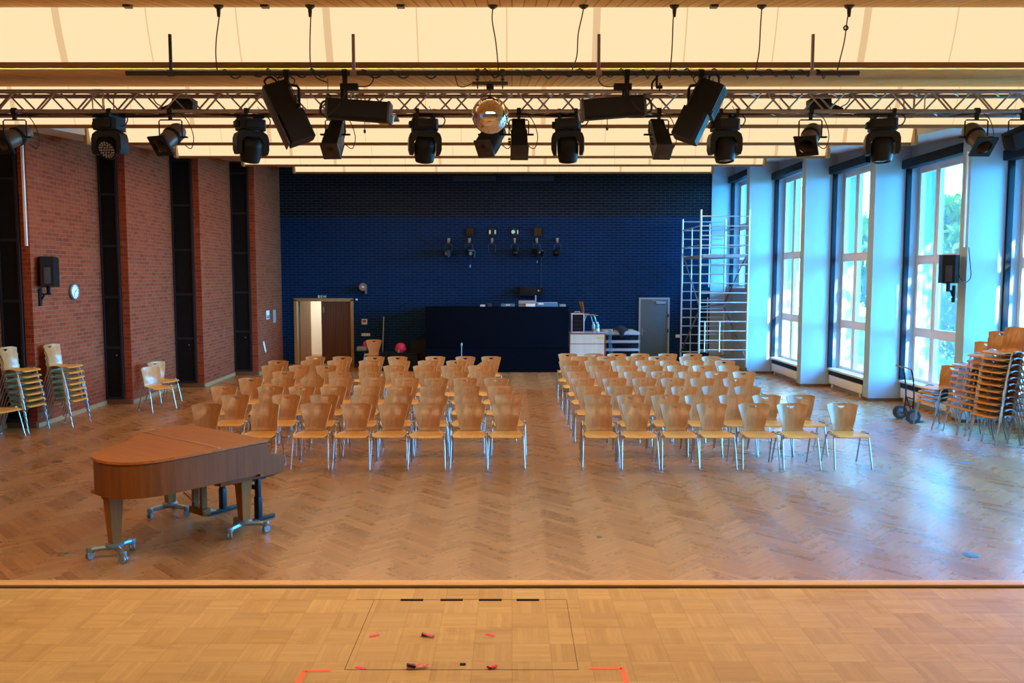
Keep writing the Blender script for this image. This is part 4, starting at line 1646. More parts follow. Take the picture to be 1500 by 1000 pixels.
def par_can(px, label, yaw, pitch, mat='bronze can', drop=0.30):
    t = lamp_common(px, label, 'round lamps under the truss', drop, 0.135, 'par_can_light')
    h = Matrix.Translation((0, 0, -drop)) @ aim(yaw, pitch)
    b = B()
    b.lathe([(0.0, 0.20), (0.055, 0.20), (0.085, 0.185), (0.105, 0.14), (0.108, 0.05), (0.100, 0.045), (0.100, -0.19), (0.094, -0.19), (0.092, 0.02), (0.0, 0.03)], 24, h)
    o = b.build('can', mat, t, 40)
    b = B()
    b.lathe([(0.110, 0.0), (0.113, 0.02), (0.110, 0.04)], 24, h)
    o2 = b.build('band', 'black metal', o)
    b = B()
    q = 0.125
    for (x0, x1, y0, y1) in ((-q, q, -q, -0.085), (-q, q, 0.085, q), (-q, -0.085, -0.085, 0.085), (0.085, q, -0.085, 0.085)):
        b.box(x0, x1, y0, y1, -0.215, -0.19, 0.0, h)
    n = 24                     # plate corners round the opening
    for k in range(n):
        a0, a1 = 2 * PI * k / n, 2 * PI * (k + 1) / n
        def sq(a):
            c, s_ = math.cos(a), math.sin(a)
            m_ = max(abs(c), abs(s_))
            return (0.09 * c / m_, 0.09 * s_ / m_)
        p = [(0.088 * math.cos(a0), 0.088 * math.sin(a0)), sq(a0), sq(a1), (0.088 * math.cos(a1), 0.088 * math.sin(a1))]
        b.bm.faces.new([b.bm.verts.new(h @ Vector((v[0], v[1], -0.2149))) for v in p])
    b.build('gel_frame', 'black metal', t, 0)
    b = B(); b.lathe([(0.0, -0.03), (0.06, -0.02), (0.091, 0.0)], 20, h, False)
    b.build('lens', 'lens dark', t)
    return t


par_can(22, 'leftmost round lamp with a square frame, over the brick wall', -20, 30)
par_can(250, 'round lamp with square frame and side handles, between two moving heads on the left', -22, 38)
par_can(1187, 'tilted round lamp with square frame in front of the second window', -34, 38)
par_can(1430, 'round lamp with square frame in front of the window pillar by the right loudspeaker', 4, 42)


def profile_lamp(px, label, yaw, pitch, drop=0.27):
    t = lamp_common(px, label, 'box lamps under the truss', drop, 0.115, 'box_spotlight')
    h = Matrix.Translation((0, 0, -drop)) @ aim(yaw, pitch)
    b = B()
    b.box(-0.095, 0.095, -0.10, 0.10, -0.30, -0.02, 0.012, h)
    b.box(-0.080, 0.080, -0.075, 0.11, 0.0, 0.20, 0.012, h)
    b.box(-0.088, 0.088, -0.09, 0.105, -0.022, 0.002, 0.0, h)
    b.build('housing', 'black metal', t)
    b = B()
    b.box(-0.105, 0.105, -0.11, 0.11, -0.315, -0.290, 0.004, h)
    b.box(-0.10, 0.10, 0.100, 0.112, -0.26, -0.06, 0.004, h)
    b.build('front_frame', 'charcoal', t)
    b = B(); b.lathe([(0.0, -0.322), (0.05, -0.320), (0.078, -0.314)], 20, h, False)
    b.build('lens', 'lens dark', t)
    b = B()
    for k in range(3):
        b.lathe([(0.007, -0.03), (0.012, -0.03), (0.012, 0.0)], 8, h @ Matrix.Translation((-0.10, -0.02, -0.10 - 0.045 * k)) @ Matrix.Rotation(R(90), 4, 'Y'))
    b.build('focus_knob', 'black plastic', t)
    return t


profile_lamp(491, 'box spotlight under the left horizontal fixture', -4, 48)
profile_lamp(722, 'box spotlight turned aside, right below the mirror ball', -24, 40)
profile_lamp(760, 'box spotlight pointing forward, just right of the mirror ball', 2, 52)
profile_lamp(965, 'box spotlight below the right horizontal fixture', 6, 50)
# dark flood at the right edge of the frame
t = lamp_common(1497, 'dark box light cut by the right frame edge under the truss', None, 0.30, 0.16, 'flood_light')
h = Matrix.Translation((0, 0, -0.30)) @ Matrix.Rotation(R(-24), 4, 'Y') @ Matrix.Rotation(R(15), 4, 'X')
b = B(); b.box(-0.16, 0.14, -0.09, 0.12, -0.10, 0.10, 0.012, h)
b.build('housing', 'blind navy', t)


# pipe fixtures
def double_fixture(px, py, label, roll, flip):
    c = aty(px, py, PY)
    t = thing('double_scanner_light', label, 'stage light', (c.x, PY, c.z), 0, 'fixtures hanging from the pipe')
    top = pz - c.z
    b = B()
    m0 = Matrix.Translation((0, 0, top))
    b.lathe([(0.04, -0.025), (0.04, 0.025)], 10, m0 @ Matrix.Rotation(R(90), 4, 'Y'))
    b.box(-0.02, 0.02, -0.02, 0.02, top - 0.12, top - 0.02, 0.003)
    b.tube(smooth_path([(0.03, 0.03, top - 0.02), (0.07, 0.03, top - 0.07), (0.02, 0.02, top - 0.14)], 4), 0.005, 5)
    b.tube(smooth_path([(-0.03, -0.03, top - 0.02), (-0.08, -0.03, top - 0.06), (-0.02, -0.02, top - 0.13)], 4), 0.005, 5)
    b.build('clamp', 'black metal', t)
    s = 1 if flip else -1
    m = Matrix.Rotation(R(roll), 4, 'Y') @ Matrix.Rotation(R(-24 * s), 4, 'Z')
    b = B()
    sd = -s
    tp = top - 0.12
    b.tube([(-0.06 * sd, 0, tp + 0.0), (0.02 * sd, 0, tp + 0.012), (0.10 * sd, 0, tp), (0.115 * sd, 0, tp - 0.03), (0.115 * sd, 0, tp - 0.20)], 0.014, 6)
    b.build('bracket', 'black metal', t)
    b = B()
    b.prism([(-0.12, -0.11), (0.09, -0.11), (0.12, -0.08), (0.12, 0.08), (0.09, 0.11), (-0.12, 0.11)], 0.0, 0.30, m @ Matrix.Translation((-0.03 * 0, 0.04, 0.0)))
    b.build('upper_housing', 'black metal', t, 30)
    b = B()
    b.prism([(-0.12, -0.10), (0.09, -0.10), (0.12, -0.07), (0.12, 0.07), (0.09, 0.10), (-0.12, 0.10)], -0.30, -0.015, m @ Matrix.Translation((0.02 * sd, -0.03, 0.0)))
    b.build('lower_housing', 'black metal', t, 30)
    b = B()
    b.box(-0.13, -0.118, -0.10, 0.11, -0.29, 0.29, 0.003, m)
    for k in range(4):
        b.box(0.119, 0.126, -0.09 + 0.05 * k, -0.075 + 0.05 * k, 0.03, 0.28, 0.0, m)
    b.build('side_panel', 'charcoal', t)
    b = B()
    b.tube(smooth_path([m @ Vector((-0.06, 0.02, 0.30)), m @ Vector((-0.07, 0.0, 0.36)), m @ Vector((0.0, 0.0, 0.38)), m @ Vector((0.05, 0, 0.30))], 5), 0.010, 6)
    b.build('carry_handle', 'black plastic', t)
    return t


double_fixture(421, 167, 'big tilted double-box effect light, left half of the pipe', 24 * -1, False)
double_fixture(1026, 165, 'big tilted double-box effect light, right half of the pipe', 25, True)


def bar_fixture(px, py, label, roll, mir):
    c = aty(px, py, PY)
    t = thing('horizontal_scanner_light', label, 'stage light', (c.x, PY, c.z), 0, 'fixtures hanging from the pipe')
    m = Matrix.Rotation(R(roll), 4, 'Y')
    s = 1 if mir else -1                      # end where it hangs
    top = pz - c.z
    L2 = 0.295
    b = B()
    b.prism([(-0.085, -0.09), (0.07, -0.09), (0.095, -0.05), (0.095, 0.05), (0.07, 0.09), (-0.085, 0.09)], -L2, L2, m @ Matrix.Rotation(R(90), 4, 'Y'))
    b.build('housing', 'black metal', t, 30)
    b = B()
    for e in (-1, 1):
        b.cbox((0, 0, 0), (0.02, 0.2, 0.205), 0.006)
        for v in b.bm.verts:
            pass
        break
    b2 = B()
    for e in (-1, 1):
        b2.box(e * L2 - 0.012, e * L2 + 0.012, -0.10, 0.10, -0.102, 0.092, 0.006, m)
    b.bm.free()
    b2.build('end_cap', 'charcoal', t)
    b = B()
    xh = s * 0.13
    b.lathe([(0.04, -0.025), (0.04, 0.025)], 10, Matrix.Translation((xh, 0, top)) @ Matrix.Rotation(R(90), 4, 'Y'))
    b.box(xh - 0.022, xh + 0.022, -0.022, 0.022, 0.04, top - 0.02, 0.004)
    b.cbox((xh - s * 0.04, 0, top - 0.13), (0.17, 0.07, 0.06), 0.008)
    b.tube([(xh - 0.035, 0.0, 0.05), (xh - 0.035, 0, 0.2)], 0.01, 6)
    b.build('hanger', 'black metal', t)
    b = B()
    b.tube(smooth_path([(s * 0.20, -0.05, 0.08), (s * 0.33, -0.06, 0.07), (s * 0.36, -0.05, -0.02), (s * 0.30, -0.08, -0.06), (s * 0.2, -0.09, 0.0), (s * 0.13, -0.06, 0.12), (xh, -0.03, top - 0.16)], 6), 0.011, 6)
    b.tube(smooth_path([(xh - s * 0.1, -0.02, top - 0.13), (xh - s * 0.22, 0, top - 0.12), (xh - s * 0.27, 0, top - 0.05), (xh - s * 0.18, 0, top)], 6), 0.006, 5)
    b.build('cable', 'cable black', t)
    b = B()
    b.tube([(-s * 0.06, -0.05, -0.09), (-s * 0.06, -0.05, -0.19)], 0.004, 5)
    b.lathe([(0.0, -0.225), (0.012, -0.215), (0.012, -0.19), (0.0, -0.185)], 8, Matrix.Translation((-s * 0.06, -0.05, 0)))
    b.build('pull_cord', 'cable black', t)
    b = B()
    e = -s
    b.tube([m @ Vector((e * L2, 0, -0.02)), m @ Vector((e * (L2 + 0.035), 0, -0.03)), m @ Vector((e * (L2 + 0.03), 0, -0.10))], 0.012, 6)
    b.build('mirror_arm', 'grey metal', t)
    return t


bar_fixture(526, 162, 'long horizontal black effect light left of the mirror ball', 4, False)
bar_fixture(898, 158, 'long horizontal black effect light right of the mirror ball', -4.5, True)
# square lamp with a dome below the truss
c = aty(564, 177, 9.75)
t = thing('dome_lamp', 'small square plate with a shallow pale dome below the left horizontal fixture', 'lamp', c)
b = B(); b.box(-0.15, 0.15, -0.15, 0.15, 0.015, 0.045, 0.006); b.tube([(0.0, 0.11, 0.04), (0.0, 0.11, TZ0 - c.z - 0.0)], 0.010, 6); b.tube([(0.05, 0.11, 0.04), (0.05, 0.11, TZ0 - c.z)], 0.006, 6)
b.build('plate', 'grey metal', t)
b = B(); b.lathe([(0.105, 0.016), (0.10, -0.01), (0.075, -0.032), (0.04, -0.044), (0.0, -0.048)], 24)
b.build('dome', 'dome', t)
# floods sitting inside the truss
for (px, s, lab) in ((267, 1, 'dark flood light behind the truss lacing above the left round lamp'), (1203, -1, 'dark flood light behind the truss lacing above the tilted round lamp on the right')):
    c = aty(px, 154, 10.45)
    t = thing('flood_light', lab, 'stage light', c, 0, 'flood lights behind the truss')
    b = B(); b.cbox((0.03 * s, 0, 0), (0.27, 0.16, 0.15), 0.012, (0, R(4 * s), 0))
    b.cbox((-0.16 * s, 0, -0.03), (0.20, 0.12, 0.05), 0.01, (0, R(-22 * s), 0))
    b.build('housing', 'black metal', t)
    b = B(); b.tube([(0.05 * s, 0, 0.07), (0.05 * s, 0, 0.12), (0.05 * s, -0.32, TZ1 - c.z + 0.03)], 0.014, 6)
    b.build('bracket', 'black metal', t)
    b = B(); b.tube(smooth_path([(-0.25 * s, 0, -0.02), (-0.33 * s, 0, 0.03), (-0.34 * s, -0.1, 0.12), (-0.28 * s, -0.2, TZ1 - c.z)], 5), 0.008, 5)
    b.build('cable', 'cable black', t)
# safety cable with a clamp left on the pipe
c = aty(962, 118, PY)
t = thing('spare_clamp', 'spare hook clamp hanging from the pipe between the two right fixtures', 'clamp', (c.x, PY, c.z))
b = B(); b.tube([(0, 0, pz - c.z), (0, 0, -0.06)], 0.012, 6); b.tube(smooth_path([(0.0, 0, 0.03), (-0.04, 0, -0.02), (-0.045, 0, -0.08)], 4), 0.010, 6)
b.cbox((0.025, 0, -0.06), (0.06, 0.03, 0.03), 0.005); b.tube([(0.03, 0, -0.10), (0.03, 0, -0.02)], 0.008, 6)
b.build('hook', 'black metal', t)

# ================================================================== WALL FITTINGS
def wall_speaker(loc, yaw, roll, label, arm, plate, mat2):
    """loc: centre of the box; arm: end point of the bracket on the wall"""
    loc = Vector(loc)
    t = thing('loudspeaker', label, 'loudspeaker', loc, 0, None)
    m = Matrix.Rotation(R(yaw), 4, 'Z') @ Matrix.Rotation(R(roll), 4, 'X')
    b = B()
    b.prism([(-0.165, 0.15), (0.165, 0.15), (0.165, 0.02), (0.10, -0.15), (-0.10, -0.15), (-0.165, 0.02)], -0.25, 0.25, m)
    b.build('cabinet', 'black plastic', t, 25)
    b = B(); b.box(-0.155, 0.155, 0.151, 0.162, -0.24, 0.24, 0.004, m)
    b.build('grille', 'charcoal', t)
    b = B(); b.box(-0.05, 0.05, -0.158, -0.149, -0.22, 0.06, 0.004, m)
    b.build('rear_panel', mat2, t)
    a = Vector(arm) - loc
    b = B()
    b.cbox((0, 0, -0.31), (0.05, 0.05, 0.16), 0.006)
    b.tube([(0, 0, -0.385), (a.x, a.y, -0.385)], 0.020, 4)
    b.tube([(a.x * 0.45, a.y * 0.45, -0.39), (a.x, a.y, -0.54)], 0.016, 4)
    b.tube([(0, 0, -0.385), (-a.x * 0.28, -a.y * 0.28, -0.385)], 0.018, 4)
    b.cbox((a.x + plate[0] * 0.012, a.y + plate[1] * 0.012, -0.44), (0.03 if plate[0] else 0.07, 0.03 if plate[1] else 0.07, 0.30), 0.004)
    b.build('wall_bracket', 'black metal', t)
    return t


c = aty(70, 398, 14.28)
wall_speaker((c.x, c.y, c.z), 25, -6, 'black loudspeaker on a bracket on the brick wall beside the clock', (-8.195, 14.22, 0), (1, 0), 'charcoal')
c = aty(1390, 394, 14.60)
t = wall_speaker((c.x, c.y, c.z), -28, 0, 'black loudspeaker on a bracket on a white pillar in front of a window', (7.868, 14.60, 0), (-1, 0), 'charcoal')
b = B()
p0 = aty(1404, 402, 14.45); q = [(1404, 402), (1409, 411), (1416, 413), (1422, 405), (1421, 385), (1419, 362)]
pts = [aty(a, d, 14.40 if 0 < k < 5 else 14.45) - c for k, (a, d) in enumerate(q)]
b.tube(smooth_path(pts, 6), 0.008, 6)
b.build('cable', 'cable black', t)
p0, p1 = aty(1419, 362, 14.46), aty(1425, 222, 14.46)
b = B(); b.box(-0.015, 0.015, -0.02, 0.008, 0, p1.z - p0.z, 0.003)
o = b.build('cable_conduit', 'white enamel', None, 35, (7.925, 14.46, p0.z))
tag(o, 'thin white conduit on the white pillar above the right loudspeaker', 'conduit')
p0, p1 = aty(39, 360, 13.96), aty(32, 205, 13.96)
b = B(); b.box(-0.02, 0.02, -0.04, -0.002, 0, p1.z - p0.z, 0.004)
o = b.build('cable_conduit', 'white enamel', None, 35, (-8.235, 14.0, p0.z))
tag(o, 'white conduit strip beside the leftmost black panel on the brick wall', 'conduit')

# clock on the brick wall
c = atx(108, 427, -8.23)
ck = thing('wall_clock', 'round white wall clock on the brick wall', 'clock', (c.x - 0.012, c.y, c.z), 0)
my = Matrix.Rotation(R(90), 4, 'Y')
b = B(); b.lathe([(0.0, 0.0), (0.15, 0.0), (0.155, 0.03), (0.145, 0.048), (0.132, 0.05), (0.13, 0.036)], 32, my, False)
b.build('rim', 'grey metal', ck)
b = B(); b.lathe([(0.0, 0.035), (0.131, 0.035)], 32, my, False)
b.build('dial', 'paper', ck)
b = B()
for k in range(12):
    a = R(30 * k)
    b.cbox((0.0365, 0.108 * math.sin(a), 0.108 * math.cos(a)), (0.002, 0.008, 0.022), 0, (-a, 0, 0))
b.build('hour_mark', 'black plastic', ck)
for (ang, ln, wd) in ((62, 0.07, 0.012), (205, 0.10, 0.008)):
    a = R(ang)
    b = B(); b.cbox((0.039, ln / 2 * math.sin(a), ln / 2 * math.cos(a)), (0.003, wd, ln), 0, (-a, 0, 0))
    b.build('hand', 'black plastic', ck)
# notices on the last brick face
for (px, py, w_, h_, tilt, lab, m_) in ((393, 461, 0.28, 0.24, 0, 'white and blue notice on the brick wall near the back corner, left of two', 'paper'), (404, 463, 0.26, 0.36, 0, 'pale narrow notice on the brick wall, closest to the back corner', 'device grey'),
                                    (386.5, 508, 0.30, 0.30, 0, 'white tilted strip low on the brick wall below the two notices', 'paper')):
    c = atx(px, py, -6.74)
    t = thing('wall_notice' if px != 386.5 else 'paper_strip', lab, 'notice', (-6.725 - 0.1 * (c.y - 21.6) / 2.7 + 0.006, c.y, c.z), 0)
    b = B()
    if px == 386.5:
        b.cbox((0.02, 0, 0), (0.012, 0.10, 0.34), 0.002, (R(32), 0, 0))
    else:
        b.box(-0.004, 0.010, -w_ / 2, w_ / 2, -h_ / 2, h_ / 2)
    b.build('sheet', m_, t)
    if px == 393:
        b = B(); b.box(0.0101, 0.012, -w_ / 2 + 0.02, w_ / 2 - 0.02, -h_ / 2 + 0.02, -0.01)
        b.build('printed_block', 'device blue', t)

# ================================================================== BACK OF THE HALL
YW = YB - 0.001
# exit sign over the double door: white running figure, door and arrow on dark green
c = aty(472, 434.3, YW)
ex = thing('exit_sign', 'small dark green exit sign above the double door', 'sign', c)
b = B(); b.box(-0.135, 0.135, -0.03, 0.0, -0.05, 0.05, 0.004)
b.build('plate', 'sign green', ex)
b = B()
y0, y1 = -0.034, -0.0302
b.box(-0.115, -0.075, y0, y1, -0.036, 0.036)
for (x, z, w_, h_, a) in ((-0.02, 0.005, 0.012, 0.034, 20), (-0.012, -0.024, 0.010, 0.034, -25), (-0.035, -0.022, 0.010, 0.03, 40), (-0.035, 0.012, 0.026, 0.008, 15), (-0.002, 0.006, 0.022, 0.008, -30)):
    b.cbox((x, (y0 + y1) / 2, z), (w_, 0.0036, h_), 0, (0, R(a), 0))
b.lathe([(0.0, 0.0), (0.010, 0.0), (0.010, 0.0036), (0, 0.0036)], 10, Matrix.Translation((-0.012, y1, 0.033)) @ Matrix.Rotation(R(90), 4, 'X'))
b.box(0.035, 0.085, y0, y1, -0.008, 0.008)
b.prism([(0.085, -0.026), (0.118, 0.0), (0.085, 0.026)], -y1, -y0, Matrix(((1, 0, 0, 0), (0, 0, -1, 0), (0, 1, 0, 0), (0, 0, 0, 1))))
b.build('pictogram', 'bottle label', ex, 0)
# small round spotlight on a bracket above the door side
c = aty(534, 420, YW)
t = thing('wall_spotlight', 'small round grey spotlight on the dark wall above the lone chair', 'stage light', c)
b = B()
hm = Matrix.Translation((0, -0.22, 0)) @ Matrix.Rotation(R(90), 4, 'X')
b.lathe([(0.0, -0.10), (0.05, -0.10), (0.09, -0.04), (0.115, 0.02), (0.115, 0.05), (0.075, 0.05), (0.07, 0.02), (0.0, 0.015)], 20, hm)
b.build('lamp_head', 'grey metal', t)
b = B(); b.lathe([(0.0, 0.055), (0.035, 0.052), (0.035, 0.02)], 14, hm)
b.build('lens', 'bottle label', t)
b = B(); b.box(0.04, 0.08, -0.20, 0.0, -0.20, -0.02, 0.006); b.tube([(0.06, -0.20, -0.02), (0.06, -0.02, 0.04)], 0.015, 6)
b.build('bracket', 'grey metal', t)
# small fittings by the door
c = aty(522.5, 438.5, YW)
o = B().box(-0.03, 0.03, -0.03, 0.0, -0.025, 0.025, 0.004).build('sensor_box', 'white enamel', None, 35, c)
tag(o, 'tiny white box at the top right corner of the double door', 'sensor')
c = aty(534, 471, YW)
t = thing('wall_switch', 'square pale control box on the dark wall right of the double door', 'switch', c)
B().box(-0.08, 0.08, -0.03, 0.0, -0.08, 0.08, 0.006).build('box', 'dome', t)
B().box(-0.05, 0.05, -0.036, -0.0301, -0.02, 0.055).build('cover', 'slat wood', t)
c = aty(536, 490, YW)
t = thing('wall_socket_strip', 'pale strip of sockets below the square control box', 'socket', c)
B().box(-0.125, 0.125, -0.03, 0.0, -0.04, 0.04, 0.006).build('strip', 'dome', t)
b = B()
for k in (-1, 0, 1):
    b.lathe([(0.022, 0.0301), (0.022, 0.033), (0, 0.033)], 10, Matrix.Translation((0.08 * k, 0, 0)) @ Matrix.Rotation(R(90), 4, 'X'))
b.build('outlet', 'device grey', t)
c = aty(993, 492, YW)
t = thing('wall_switch', 'small white switch on the dark wall between steel door and scaffold', 'switch', c)
B().box(-0.07, 0.07, -0.025, 0.0, -0.045, 0.045, 0.006).build('plate', 'white enamel', t)
B().box(-0.025, 0.025, -0.033, -0.0251, -0.025, 0.025, 0.003).build('rocker', 'white enamel', t)

# row of spotlights and projection ports
for k, (px, lit) in enumerate(((689, 0), (721.5, 1), (754, 2), (788, 0))):
    c = aty(px, 339.5, YW)
    t = thing('projection_port', ['leftmost black square port high on the dark back wall', 'second square port high on the back wall, with two lit strips', 'third square port high on the back wall, with a round lit patch', 'rightmost black square port high on the dark back wall'][k],
              'wall port', c, 0, 'projection ports in the back wall')
    b = B()
    q = 0.135
    for (x0, x1, z0, z1) in ((-q, q, -q, -q + 0.02), (-q, q, q - 0.02, q), (-q, -q + 0.02, -q + 0.02, q - 0.02), (q - 0.02, q, -q + 0.02, q - 0.02)):
        b.box(x0, x1, -0.03, 0.0, z0, z1)
    b.build('frame', 'panel black', t, 0)
    B().box(-q + 0.02, q - 0.02, -0.006, 0.0, -q + 0.02, q - 0.02).build('pane', 'lens dark', t, 0)
    if lit:
        b = B()
        if lit == 1:
            b.box(-0.10, -0.055, -0.008, -0.0061, -0.06, 0.05); b.box(0.06, 0.10, -0.008, -0.0061, -0.06, 0.05)
        else:
            b.lathe([(0.0, 0.008), (0.055, 0.008), (0.055, 0.0061)], 16, Matrix.Translation((-0.045, 0, 0)) @ Matrix.Rotation(R(90), 4, 'X'))
            b.box(0.07, 0.105, -0.008, -0.0061, -0.06, 0.05)
        b.build('lit_glass', 'projector window glow', t, 0)
wl = ['leftmost spotlight on the back wall, pointing into the hall', 'second spotlight from the left on the back wall, with a blue side flap', 'empty lamp bracket on the back wall below the second lit port',
      'dark spotlight on the back wall, fourth in the row', 'fifth spotlight on the back wall, tilted with a cable below', 'rightmost round spotlight on the back wall']
for k, px in enumerate((658, 688, 721, 754, 786, 816)):
    c = aty(px, 351, YW)
    t = thing('wall_spotlight', wl[k], 'stage light', c, 0, 'spotlights on the back wall')
    b = B()
    b.box(-0.035, 0.035, -0.05, 0.0, -0.04, 0.04, 0.006)
    b.tube([(0, -0.04, 0), (0, -0.26, 0.0)], 0.016, 6)
    b.box(-0.03, 0.03, -0.29, -0.23, -0.10, 0.035, 0.005)
    b.build('wall_arm', 'grey metal', t)
    b = B()
    b.tube([(-0.10, -0.26, -0.36), (-0.10, -0.26, -0.17), (-0.07, -0.26, -0.13), (0.07, -0.26, -0.13), (0.10, -0.26, -0.17), (0.10, -0.26, -0.36)], 0.010, 5)
    b.build('yoke', 'charcoal', t)
    if k != 2:
        h = Matrix.Translation((0, -0.26, -0.36)) @ Matrix.Rotation(R((-25, 20, 0, 5, 30, -25)[k]), 4, 'Z') @ Matrix.Rotation(R(-70), 4, 'X')
        b = B()
        if k in (1, 4):
            b.box(-0.085, 0.085, -0.085, 0.085, -0.16, 0.16, 0.012, h)
        else:
            b.lathe([(0.0, 0.15), (0.06, 0.15), (0.10, 0.09), (0.105, -0.15), (0.09, -0.15), (0.085, -0.05), (0, -0.05)], 18, h)
        b.build('lamp_body', 'black metal', t)
        b = B(); b.lathe([(0.0, -0.165), (0.05, -0.163), (0.062, -0.155)], 14, h, False)
        b.build('lens', 'device grey' if k < 2 else 'lens dark', t)
        if k in (0, 1, 4):
            b = B()
            b.box(0.095, 0.105, -0.09, 0.09, -0.25, -0.10, 0, h)
            b.box(-0.09, 0.09, -0.105, -0.095, -0.24, -0.12, 0, h)
            b.build('flap', 'device blue' if k == 1 else 'charcoal', t)
    if k in (1, 4):
        b = B(); b.tube(smooth_path([(0.02, -0.25, -0.42), (0.05, -0.2, -0.60), (0.03, -0.1, -0.74 if k == 1 else -0.62)], 5), 0.008, 5)
        b.build('cable', 'cable black', t)
        b = B(); b.lathe([(0.0, -0.05), (0.026, -0.04), (0.026, 0.03), (0, 0.04)], 10, Matrix.Translation((0.01, -0.1, -0.77 if k == 1 else -0.64)))
        b.build('plug', 'device blue', t)
for (px, lab) in ((695, 'left of two long grey vents at the top of the dark wall'), (780, 'right of two long grey vents at the top of the dark wall')):
    c = aty(px, 261.3, YW)
    t = thing('air_vent', lab, 'vent', c, 0, 'vents at the top of the back wall')
    B().box(-0.62, 0.62, -0.02, 0.0, -0.06, 0.06, 0.004).build('frame', 'charcoal', t)
    b = B()
    for k in range(4):
        b.box(-0.60, 0.60, -0.026, -0.0201, -0.045 + k * 0.026, -0.032 + k * 0.026)
    b.build('slat', 'frame black', t)
# wall loudspeaker with small coloured sticker over the booth
c = aty(778, 427, YB - 0.15)
t = thing('monitor_loudspeaker', 'black horizontal loudspeaker box on the dark wall above the control booth', 'loudspeaker', c)
B().box(-0.35, 0.35, -0.14, 0.148, -0.135, 0.135, 0.012).build('cabinet', 'panel black', t)
B().box(-0.33, 0.14, -0.150, -0.1401, -0.12, 0.12, 0.004).build('grille', 'black plastic', t)
for k, m_ in enumerate(('device blue', 'red edge', 'bottle label')):
    B().box(0.19 + 0.045 * (k % 2), 0.225 + 0.045 * (k % 2), -0.143, -0.1401, -0.01 + 0.035 * (k // 2) + (0.03 if k == 1 else 0), 0.02 + 0.035 * (k // 2) + (0.03 if k == 1 else 0)).build('sticker', m_, t, 0)
b = B(); b.tube([(0.30, 0.12, 0.13), (0.30, 0.13, 0.7), (0.28, 0.13, 1.35)], 0.007, 5)
b.build('cable', 'cable black', t)

# control booth
YBO = 22.2
bx0, bx1, bz = -2.35, 1.54, 1.79
bo = thing('control_booth', 'large dark navy booth with a plain front in the middle of the back wall', 'booth', ((bx0 + bx1) / 2, YBO, 0))
hw = (bx1 - bx0) / 2
B().box(-hw, hw, 0, 0.05, 0.0, 0.655).build('lower_panel', 'booth navy', bo)
B().box(-hw, hw, 0, 0.05, 0.665, bz, 0.004).build('upper_panel', 'booth navy', bo)
B().box(-hw, hw, 0.0505, 2.05, bz - 0.16, bz - 0.06).build('desk_top', 'booth navy', bo)
b = B()
for s in (-1, 1):
    b.box(s * hw - (0.05 if s > 0 else 0), s * hw + (0.05 if s < 0 else 0), 0.0505, 2.05, 0, bz - 0.17)
b.build('side_panel', 'booth navy', bo)
DZ = bz - 0.06


def device(px, w_, d, h_, y, name, label, cat, mat, extra=None, rx=0):
    c = aty(px, 445, y)
    t = thing(name, label, cat, (c.x, y, DZ))
    b = B(); b.box(-w_ / 2, w_ / 2, -d / 2, d / 2, 0.0, h_, 0.008, Matrix.Rotation(R(rx), 4, 'X'))
    b.build('body', mat, t)
    if extra:
        extra(t)
    return t


device(707, 0.13, 0.12, 0.105, 22.45, 'small_box', 'small beige box on the left part of the booth edge', 'box', 'dome')
device(717, 0.11, 0.12, 0.13, 22.62, 'intercom', 'small dark intercom beside the beige box on the booth', 'intercom', 'charcoal')
device(744, 0.38, 0.3, 0.12, 22.7, 'control_desk', 'low blue lighting desk near the middle of the booth edge', 'control desk', 'device blue',
       lambda t: B().box(-0.06, 0.06, -0.152, -0.1501, 0.075, 0.115).build('display', 'bottle label', t, 0))


def mon(t):
    B().box(-0.22, 0.0, -0.03, 0.03, 0.10, 0.12).build('rear_cover', 'charcoal', t)


device(772, 0.46, 0.06, 0.215, 22.55, 'flat_monitor', 'pale grey flat monitor back on the booth below the wall loudspeaker', 'monitor', 'device grey', mon)
device(777, 0.25, 0.2, 0.13, 22.36, 'small_mixer', 'pale small mixer in front of the grey monitor on the booth', 'mixer', 'bottle label')
c = aty(784.5, 445, 22.42)
t = thing('desk_lamp', 'thin upright pale gooseneck on the booth right of the monitor', 'lamp', (c.x, 22.42, DZ))
b = B(); b.lathe([(0.03, 0), (0.03, 0.015)], 10); b.tube([(0, 0, 0.01), (0, 0, 0.36)], 0.018, 6)
b.build('gooseneck', 'device grey', t)


def mixer(t):
    b = B()
    for k in range(14):
        b.box(-0.27 + k * 0.04, -0.255 + k * 0.04, -0.24, -0.2, 0.162, 0.175)
    b.build('fader', 'bottle label', t, 0)
    B().box(-0.24, -0.10, -0.256, -0.2505, 0.11, 0.15).build('badge', 'bottle label', t, 0)


device(801, 0.58, 0.5, 0.16, 22.55, 'mixing_console', 'wide blue mixing console on the right part of the booth', 'mixing console', 'device blue', mixer)
device(818, 0.14, 0.3, 0.11, 22.5, 'black_wedge', 'black wedge-shaped box right of the blue mixing console', 'box', 'black plastic', None, -14)
device(824, 0.17, 0.14, 0.115, 22.42, 'rack_unit', 'small grey rack box at the right end of the booth', 'box', 'device grey')
c = atz(676, 530)
b = B(); b.lathe([(0.10, 0), (0.10, 0.012)], 14); b.tube([(0, 0, 0.01), (0, 0, 0.78)], 0.012, 6); b.lathe([(0.0, 0.76), (0.028, 0.77), (0.022, 0.84), (0, 0.85)], 10)
o = b.build('microphone_stand', 'grey metal', None, 35, (aty(676, 506, 21.7).x, 21.7, 0))
tag(o, 'short pale stand in front of the booth behind the last row', 'stand')

